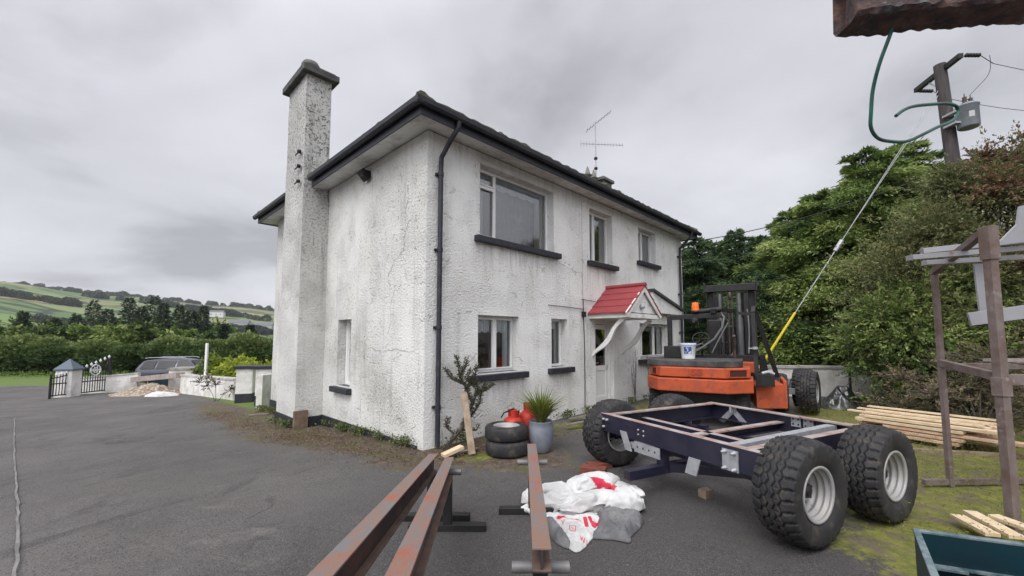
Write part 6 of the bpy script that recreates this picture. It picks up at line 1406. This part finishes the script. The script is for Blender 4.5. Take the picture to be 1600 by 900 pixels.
# ------------------------------------------------------------------ timber stack, bags, rack, tub, overhead beam, hose
sk_d = Vector((.50, -.87, 0)).normalized(); sk_n = Vector((.87, .50, 0)).normalized(); so_ = Vector((5.85, 7.25, 0)); rr_ = random.Random(3)
GR = 'sawn planks in the stack on the grass'; cnt = 0
side_w = ['front', 'second', 'third', 'fourth', 'rearmost']; lay_w = ['bottom', 'second', 'third', 'fourth', 'top']
for s, u in enumerate((.2, 1.15)):
    mb = MB(); p = so_+sk_d*u; mb.bar(p-sk_n*.05+Vector((0, 0, .035)), p+sk_n*1.1+Vector((0, 0, .035)), .09, .07); tag(mb.build('bearer', M_WOODO, auto=True), 'rough timber bearer under the '+('left' if s == 0 else 'right')+' end of the plank stack', 'bearer')
for lay in range(5):
    for k in range(5):
        L_ = 1.38+rr_.uniform(-.12, .25); a0 = rr_.uniform(-.18, .12)+.03*lay; tw = rr_.uniform(-.03, .03); z = .07+lay*.058
        if lay == 2 and k == 0: a0 += .3
        p = so_+sk_d*a0+sk_n*(.02+.20*k+.02*lay+rr_.uniform(-.012, .02)); q = p+sk_d*L_+sk_n*tw
        mb = MB(); mb.bar(p+Vector((0, 0, z+.02)), q+Vector((0, 0, z+.02)), .175, .042); mt = M_WOODN if (lay > 2 or rr_.random() < .45) else pm('pink_timber', (.46, .29, .19), .8, col2=(.58, .44, .31), scale=6)
        tag(mb.build('sawn_plank', mt, auto=True, bevel=.002), 'sawn plank, %s row from the front in the %s layer of the stack' % (side_w[k], lay_w[lay]), 'plank', GR)
for k, (x_, tw) in enumerate(((.02, .03), (.26, -.06), (.52, .05))):
    p = so_+sk_d*(-.05)+sk_n*(.1+x_*1.6); q = p+sk_d*1.6+sk_n*tw; mb = MB(); mb.bar(p+Vector((0, 0, .375)), q+Vector((0, 0, .375)), .10, .022); tag(mb.build('loose_lath', M_WOODN, auto=True), ['front', 'middle', 'back'][k]+' pale lath lying loose on top of the timber stack', 'lath')
mb = MB(); p = so_+sk_d*1.62+sk_n*.3; mb.bar(p+Vector((0, 0, .13)), p+sk_n*.5+Vector((0, 0, .13)), .10, .08); mb.bar(p+sk_n*.1+Vector((0, 0, .17)), p+sk_n*.1+Vector((0, 0, .36)), .08, .08, up=(0, 1, 0)); tag(mb.build('pallet_block', M_WOODN, auto=True, bevel=.004), 'pale pallet offcut standing at the right end of the timber stack', 'offcut')
mb = MB(); mb.bar((5.3, 6.15, .03), (7.9, 5.5, .035), .05, .05); tag(mb.build('batten', M_WOODO, auto=True), 'long thin batten lying on the moss in front of the timber stack', 'batten')
M_BAG = pm('black_polythene', (.016, .017, .018), .28, spec=.7)
for i, (x, y, rx, ry, lab) in enumerate(((7.75, 9.75, .55, .4, 'black plastic bag slumped beside the twin wheels'), (8.7, 9.5, .65, .45, 'black plastic sheet bundle at the foot of the light green bush'), (9.7, 9.0, .6, .4, 'black plastic bundle behind the right end of the timber stack'))):
    b_ = crumple('plastic_bag', [(x+rx*cos(t), y+ry*sin(t)) for t in np.linspace(0, 2*pi, 13)[:-1]], lambda X, Y, x=x, y=y: .42*math.exp(-((X-x)**2/.16+(Y-y)**2/.1)), M_BAG, (x, y, 0), amp=.10, seed=20+i, fold=3.2, na=90, nr=30); b_.location = (x, y, 0); tag(b_, lab, 'plastic bag')

# rusty storage rack with steel on it
rk = thing('steel_rack', 'tall rusty box section rack standing at the right edge of the yard', 'rack', (4.75, 4.65, 0)); o_ = Vector((4.75, 4.65, 0))
F1, F2 = Vector((4.86, 4.68, 0)), Vector((4.27, 3.62, 0))
rt = Vector((.87, -.49, 0)).normalized()*0+Vector((.98, .05, 0)).normalized()
def rpart(nm, p, q, a=.065, b_=.065, up=(0, 0, 1), mat=M_RACK): mb = MB(); mb.bar(Vector(p)-o_, Vector(q)-o_, a, b_, up=up); return mb.build(nm, mat, rk, bevel=.003)
rpart('post', F1, F1+Vector((0, 0, 2.42)), .048, .048, (0, 1, 0)); rpart('post', F2, F2+Vector((0, 0, 2.60)), .068, .068, (0, 1, 0)); rpart('post', F1+rt*2.2, F1+rt*2.2+Vector((0, 0, 2.4)), .06, .06, (0, 1, 0))
rpart('socket', F2+Vector((0, 0, 2.34)), F2+Vector((0, 0, 2.64)), .09, .09, (0, 1, 0)); rpart('socket', F2+Vector((0, 0, 1.14)), F2+Vector((0, 0, 1.30)), .09, .09, (0, 1, 0))
rpart('top_rail', F1+Vector((0, 0, 2.40)), F2+Vector((0, 0, 2.62)), .06, .06); rpart('middle_rail', F1+Vector((0, 0, 1.36)), F2+Vector((0, 0, 1.30)), .055, .075)
rpart('bottom_rail', F1+Vector((-.3, 0, .05)), F1+rt*2.3+Vector((0, 0, .05)), .05, .06); rpart('middle_rail', F1+rt*.0+Vector((0, 0, 1.32)), F1+rt*2.2+Vector((0, 0, 1.32)), .055, .07); rpart('middle_rail', F2+rt*.0+Vector((0, 0, 1.28)), F2+rt*2.2+Vector((0, 0, 1.28)), .06, .09)
mb = MB(); a_ = F1-o_+Vector((.45, -.28, 1.37)); mb.pbox(a_, rt*1.8, Vector((-.30, -.55, 0)), (0, 0, .012)); mb.build('shelf_plate', M_RACK, rk)
tag(None or (lambda: (lambda mb: (mb.bar(F2*.5+F1*.5+rt*.25+Vector((0, 0, 1.42)), F2*.5+F1*.5+rt*2+Vector((0, 0, 1.42)), .12, .03), mb.build('flat_bar', pm('dull_steel', (.36, .34, .32), .5, metal=.2, col2=(.28, .22, .19), scale=5), auto=True))[1])(MB()))(), 'pale steel flat lying on the middle shelf of the rack', 'steel bar')
M_STL = pm('pale_mill_steel', (.31, .315, .33), .5, metal=.25, col2=(.30, .29, .30), scale=4, col3=(.24, .17, .14), scale3=9, lo3=.6, hi3=.7)
G_ = 'pale steel sections laid across the rack'
def steel(lab, p, q, a, b_, up=(0, 0, 1)): mb = MB(); mb.bar(p, q, a, b_, up=up); tag(mb.build('steel_section', M_STL, auto=True, bevel=.003), lab, 'steel bar', G_)
steel('uppermost pale steel section across the top of the rack', atY(1440, 393, 4.5), atY(1640, 372, 4.1), .09, .06)
steel('longest pale steel section across the top of the rack, sticking out furthest left', atY(1421, 403, 4.1), atY(1640, 385, 4.0), .09, .05)
steel('lowest of the three pale steel sections on top of the rack', atY(1444, 411, 4.35), atY(1640, 400, 4.2), .08, .05)
steel('upright pale steel strip hanging behind the big rack post', atY(1530, 412, 4.15), atY(1541, 502, 4.15), .12, .02, (0, 1, 0))
steel('pale steel flat at chest height behind the big rack post', atY(1514, 499, 4.1), atY(1640, 482, 3.9), .03, .13)
mb = MB(); pl = [atY(1556, 384, 3.9), atY(1640, 372, 3.9), atY(1640, 310, 3.9), atY(1594, 322, 3.9), atY(1590, 350, 3.9), atY(1578, 362, 3.9)]; mb.prism(pl, (.0, .02, 0)); tag(mb.build('steel_plate', M_STL, auto=True), 'big pale steel gusset plate with a curved edge leaning on the rack top', 'steel plate')
mb = MB(); mb.box(-.2, .2, -.02, .02, 0, .3); 
for k, (a_, b_, lab) in enumerate((((1495, 806), (1552, 836), 'left of three pale boards lying on the moss behind the green tub'), ((1515, 800), (1590, 840), 'middle of three pale boards lying behind the green tub'), ((1552, 806), (1640, 838), 'right of three pale boards lying behind the green tub'))):
    plank('board', lab, wz(*a_, .09+.02*k), wz(*b_, .09+.02*k), .10, .03, M_WOODN, group='pale boards behind the green tub')

# green plastic tub, bottom right
M_TUB = pm('teal_plastic', (.004, .026, .036), .42, col2=(.006, .018, .026), scale=3, col3=(.05, .09, .09), scale3=10, lo3=.66, hi3=.8)
M_TUBE = pm('scuffed_rim', (.16, .20, .21), .6, col2=(.03, .07, .08), scale=12)
tb_ = thing('storage_tub', 'large dark teal plastic tub with scuffed pale rim in the bottom right corner', 'tub', (2.36, 2.46, 0)); o_ = Vector((2.36, 2.46, 0))
ex_ = Vector((.93, -.36, 0)).normalized(); ey = Vector((-.62, -.78, 0)).normalized(); W_, D_2, H_, th = 1.1, .95, .52, .03
mb = MB()
for (o2, a, b_) in ((Vector(), ex_*W_, -ey*th), (ey*D_2, ex_*W_, ey*th), (-ex_*th, ey*D_2, ex_*th), (ex_*W_, ey*D_2, ex_*th)): mb.pbox(o2, a, b_, Vector((0, 0, H_)))
mb.pbox(Vector((0, 0, 0)), ex_*W_, ey*D_2, (0, 0, .03)); mb.build('shell', M_TUB, tb_)
mb = MB()
for (o2, a, b_) in ((-ex_*.032, ex_*(W_+.064), -ey*.034), (ey*D_2-ex_*.032, ex_*(W_+.064), ey*.034), (-ex_*.034, ey*D_2, ex_*.034), (ex_*W_, ey*D_2, ex_*.034)): mb.pbox(o2+Vector((0, 0, H_)), a, b_, Vector((0, 0, .016)))
mb.build('rim', M_TUBE, tb_, bevel=.004)
mb = MB(); mb.pbox(ey*.002+Vector((0, 0, H_-.17)), ex_*W_, ey*.02, (0, 0, .014)); mb.pbox(ex_*.05+ey*.002+Vector((0, 0, H_-.17)), ex_*.14, ey*.05, (0, 0, .012)); mb.build('inner_ledge', M_TUBE, tb_)
for k in range(4): mb = MB(); mb.pbox(ex_*(.18+.26*k)+ey*.001+Vector((0, 0, .04)), ex_*.03, ey*.018, (0, 0, H_-.22)); mb.build('rib', M_TUB, tb_)

# rusty beam jutting in overhead with a green hose hanging from it
vs = []; nx_ = 90; mb = MB()
c0, c1 = atY(1319, 40, 1.55), atY(1760, 6, 1.30)
for i in range(nx_+1):
    t = i/nx_; c = c0*(1-t)+c1*t; j = lambda s: .016*noise.noise((c.x*11, s*3, 1))+.009*noise.noise((c.x*40, s*9, 2))
    sag = .012*math.exp(-((t-.13)/.08)**2)
    for (dy_, dz_, s) in ((-.06, .17, 1), (-.07, .012, 2), (-.055, 0, 3), (.055, -.004-sag, 4), (.065, .010, 5), (.06, .17, 6)): vs.append((c.x+(.01*s if i == 0 and s > 3 else 0), c.y+dy_+j(s)*.6, c.z+dz_+j(s+7)))
mb.add(vs, [(6*i+a, 6*i+(a+1) % 6, 6*i+6+(a+1) % 6, 6*i+6+a) for i in range(nx_) for a in range(6)]+[tuple(range(6))[::-1], tuple(range(6*nx_, 6*nx_+6))])
tag(mb.build('overhead_beam', pm('flaking_rust', (.055, .040, .042), .9, col2=(.13, .075, .06), scale=14, lo=.42, hi=.6, col3=(.13, .14, .13), scale3=20, lo3=.56, hi3=.66, bump=.9, bscale=40, dist=.012), auto=True), 'flaking rusty brown beam jutting in at the top right corner', 'beam')
hp = [(1396, 40, 1.52), (1388, 62, 1.53), (1374, 100, 1.56), (1364, 140, 1.6), (1361, 175, 1.62), (1361, 200, 1.64), (1372, 216, 1.66), (1392, 221, 1.68), (1416, 221, 1.70), (1440, 211, 1.72), (1466, 198, 1.75), (1486, 190, 1.78), (1496, 180, 1.8), (1496, 168, 1.8), (1482, 162, 1.78), (1455, 163, 1.74), (1428, 166, 1.70), (1412, 172, 1.68), (1400, 181, 1.66)]
HPt = [atY(*q) for q in hp]; sm = []
for i in range(len(HPt)-1):
    p0, p1, p2, p3 = HPt[max(i-1, 0)], HPt[i], HPt[i+1], HPt[min(i+2, len(HPt)-1)]
    for k in range(5): f = k/5; sm.append(.5*((2*p1)+(p2-p0)*f+(2*p0-5*p1+4*p2-p3)*f*f+(3*p1-p0-3*p2+p3)*f**3))
sm.append(HPt[-1]); mb = MB(); mb.tube(sm, .0068, 8); tag(mb.build('garden_hose', pm('green_hose', (.018, .115, .085), .4, col2=(.02, .06, .05), scale=12), auto=True), 'dark green hose looping down from the rusty overhead beam', 'hose')

# ------------------------------------------------------------------ corner bush, weeds, litter
cb = thing('spiky_bush', 'scraggly spiky branched bush against the wall beside the downpipe', 'bush', (-.98, 6.30, 0)); o_ = Vector((-.98, 6.30, 0))
br = [[(-.05, 0, 0), (.22, -.02, .25), (.40, .0, .62), (.46, .02, .82), (.44, 0, .98)], [(.05, 0, .05), (.30, 0, .35), (.50, .02, .62), (.52, .0, .78), (.62, 0, .92)], [(.40, 0, .60), (.30, 0, .85), (.20, -.02, 1.05), (.14, 0, 1.36)], [(.30, 0, .85), (.40, 0, 1.0), (.46, 0, 1.2)], [(.22, 0, .95), (.08, 0, 1.02), (-.02, 0, 1.16)], [(.12, 0, .2), (.0, 0, .32), (.02, 0, .45)], [(.46, 0, .78), (.6, 0, .82), (.72, 0, .90)], [(.22, 0, .25), (.45, 0, .22), (.5, 0, .3)], [(.2, 0, 1.05), (.28, 0, 1.2), (.3, 0, 1.32)], [(.42, 0, .88), (.30, 0, 1.0), (.36, 0, 1.15)]]
mb = MB(); P = []; D = []
r = np.random.default_rng(8)
for b_ in br:
    bb_ = [Vector((p[0]*.95, p[0]*.55+p[1]-.08, p[2])) for p in b_]; mb.tube(bb_, [.019*(1-.75*i/len(bb_)) for i in range(len(bb_))], 6)
    for i in range(len(bb_)-1):
        m = int((bb_[i+1]-bb_[i]).length*750)
        for _ in range(m):
            t = r.random(); p = bb_[i]*(1-t)+bb_[i+1]*t; d = r.normal(0, 1, 3); d[2] = abs(d[2])*.8+.2
            if p.z > .3 or r.random() < .3: P.append(np.array(p)+d/np.linalg.norm(d)*.016); D.append(d)
mb.build('branches', M_BARK, cb); V, F = leaves(np.array(P), np.array(D), .048, .22, 3); mesh_np('spines', V, F, leafmat('spine_green', [(.03, .035, .02), (.07, .085, .045), (.12, .13, .08)]), cb, tone=r.random(len(F)))
def strip_weeds(name, label, segs, n, sz, mat, seed, spread=.06, zoff=.01, kind='stuff', asp=.6, flat=.0, up=.4):
    r = np.random.default_rng(seed); P = []; D = []
    L_ = [(Vector(b_)-Vector(a)).length for a, b_ in segs]; tot = sum(L_)
    for (a, b_), l in zip(segs, L_):
        m = int(n*l/tot); t = r.random(m); t = t+.03*np.sin(t*l*9); cl_n = np.array([max(.08, noise.noise((tt*l*1.8, seed, 0))+.45) for tt in t])
        keep = r.random(m) < cl_n; t = t[keep]; k = len(t); x = a[0]+(b_[0]-a[0])*t+r.normal(0, spread, k); y = a[1]+(b_[1]-a[1])*t+r.normal(0, spread, k)
        P.append(np.stack([x, y, gz(x, y)+zoff+.02+r.random(k)*up*.3], 1)); d = r.normal(0, 1, (k, 3)); d[:, 2] = np.abs(d[:, 2])*up; D.append(d)
    V, F = leaves(np.concatenate(P), np.concatenate(D), sz, asp, seed, flat); return tag(mesh_np(name, V, F, mat, tone=r.random(len(F)), org=tuple(V.mean(0))), label, 'weeds' if 'weed' in name else 'litter', kind=kind)
LM_WEED = leafmat('weed_leaf', [(.04, .065, .02), (.08, .12, .035), (.15, .19, .06), (.17, .13, .07)])
def h2(r_, l): p = HW(r_, l, 0); return (p.x, p.y)
strip_weeds('wall_weeds', 'green weeds growing along the foot of the side wall', [(h2(-.07, .1), h2(-.07, 3.6)), (h2(-.62, 3.8), h2(-.62, 5)), (h2(-.1, 5), h2(-.15, 8))], 6500, .040, LM_WEED, 3, .06)
strip_weeds('wall_weeds', 'thin weeds growing along the foot of the window wall', [(h2(.3, -.08), h2(4.3, -.1)), (h2(5.7, -.12), h2(9.5, -.12))], 3200, .042, LM_WEED, 4, .05)
strip_weeds('leaf_litter', 'brown fallen leaves strewn along the side of the house', [(h2(-.45, -.3), h2(-.5, 3.2)), (h2(-.9, 2.5), h2(-1.1, 8.5)), (h2(-.3, -.5), h2(2.2, -.55)), (h2(-.7, .6), h2(-.9, 3))], 14000, .030, leafmat('dead_leaf', [(.05, .03, .018), (.12, .07, .04), (.22, .16, .09), (.10, .09, .04)]), 5, .26, 0, flat=.9, up=.05)
strip_weeds('moss_tufts', 'yellow green moss and grass tufts on the right of the yard', [((4.0, 3.6), (7.5, 3.9)), ((4.3, 4.4), (8, 5)), ((4.6, 5.6), (8.5, 6.2)), ((5.2, 6.9), (9, 8)), ((5.5, 8.5), (9.5, 9.8)), ((3.3, 3.3), (4.3, 3.0))], 52000, .022, leafmat('moss_blade', [(.06, .075, .02), (.13, .15, .03), (.24, .25, .05), (.16, .12, .06)]), 6, .34, -.01, up=.8, asp=.3)
strip_weeds('road_verge_grass', 'rough grass verge under the long dark hedge', [((-60, 30.6), (-20, 32.2)), ((-60, 29), (-14, 31.5))], 9000, .22, leafmat('verge_grass', [(.06, .11, .02), (.10, .17, .03), (.17, .22, .06)]), 7, .6, -.02, up=1, asp=.3)
for (x, l, lab) in ((7.2, 0, 'bare dead climber stems against the wall left of the kitchen window'), (6.35, 0, 'thin bare climber stem on the wall nearer the door')):
    mb = MB(); base_ = HW(x, -.06, 0)
    for q in range(5):
        dx_ = random.uniform(-.1, .1); pts_ = [HW(x+dx_*k*.35+random.uniform(-.025, .025), -.05, .24*k*(.7+.1*q)) for k in range(6)]; mb.tube(pts_, [.008, .007, .006, .005, .004, .003], 4)
        for k in range(2, 6): mb.tube([pts_[k], pts_[k]+RD*random.uniform(-.14, .14)+Vector((0, 0, .08))], .003, 3)
    tag(mb.build('dead_climber', M_BARK, auto=True), lab, 'plant')
for i, (a_, b_, lab) in enumerate((((396, 645), (428, 640), 'thin pale stick on the litter beside the chimney plinth'), ((388, 651), (420, 648), 'second pale stick nearer the tarmac by the chimney'))):
    pa, pb = gpt(*a_), gpt(*b_); mb = MB(); mb.bar(pa+Vector((0, 0, .03)), pb+Vector((0, 0, .03)), .045, .02); tag(mb.build('stick', M_WOODO, auto=True), lab, 'stick')
near_bump = lambda P: np.exp(-np.hypot(P[:, 0], P[:, 1]-6)/25)*.012*np.sin(P[:, 0]*1.3+np.sin(P[:, 1]))*np.cos(P[:, 1]*1.1)
r = np.random.default_rng(9); n_ = 5200; P = np.stack([r.uniform(-6, 6.5, n_), r.uniform(1.6, 9, n_)], 1)
keep = np.array([noise.noise((p[0]*.9, p[1]*.9, 4)) > -.12+.35*r.random() for p in P]); P = P[keep]; n_ = len(P)
Z = gz(P[:, 0], P[:, 1])+.013+near_bump(P); V, F = leaves(np.stack([P[:, 0], P[:, 1], Z], 1), r.normal(0, 1, (n_, 3))*np.array([1, 1, .05]), .013, .75, 4, .9)
tag(mesh_np('tarmac_grit', V, F, leafmat('grit', [(.035, .028, .024), (.17, .16, .15), (.09, .055, .035), (.28, .26, .23)]), tone=r.random(len(F))), 'tiny stones and leaf crumbs scattered over the tarmac', 'grit', kind='stuff')
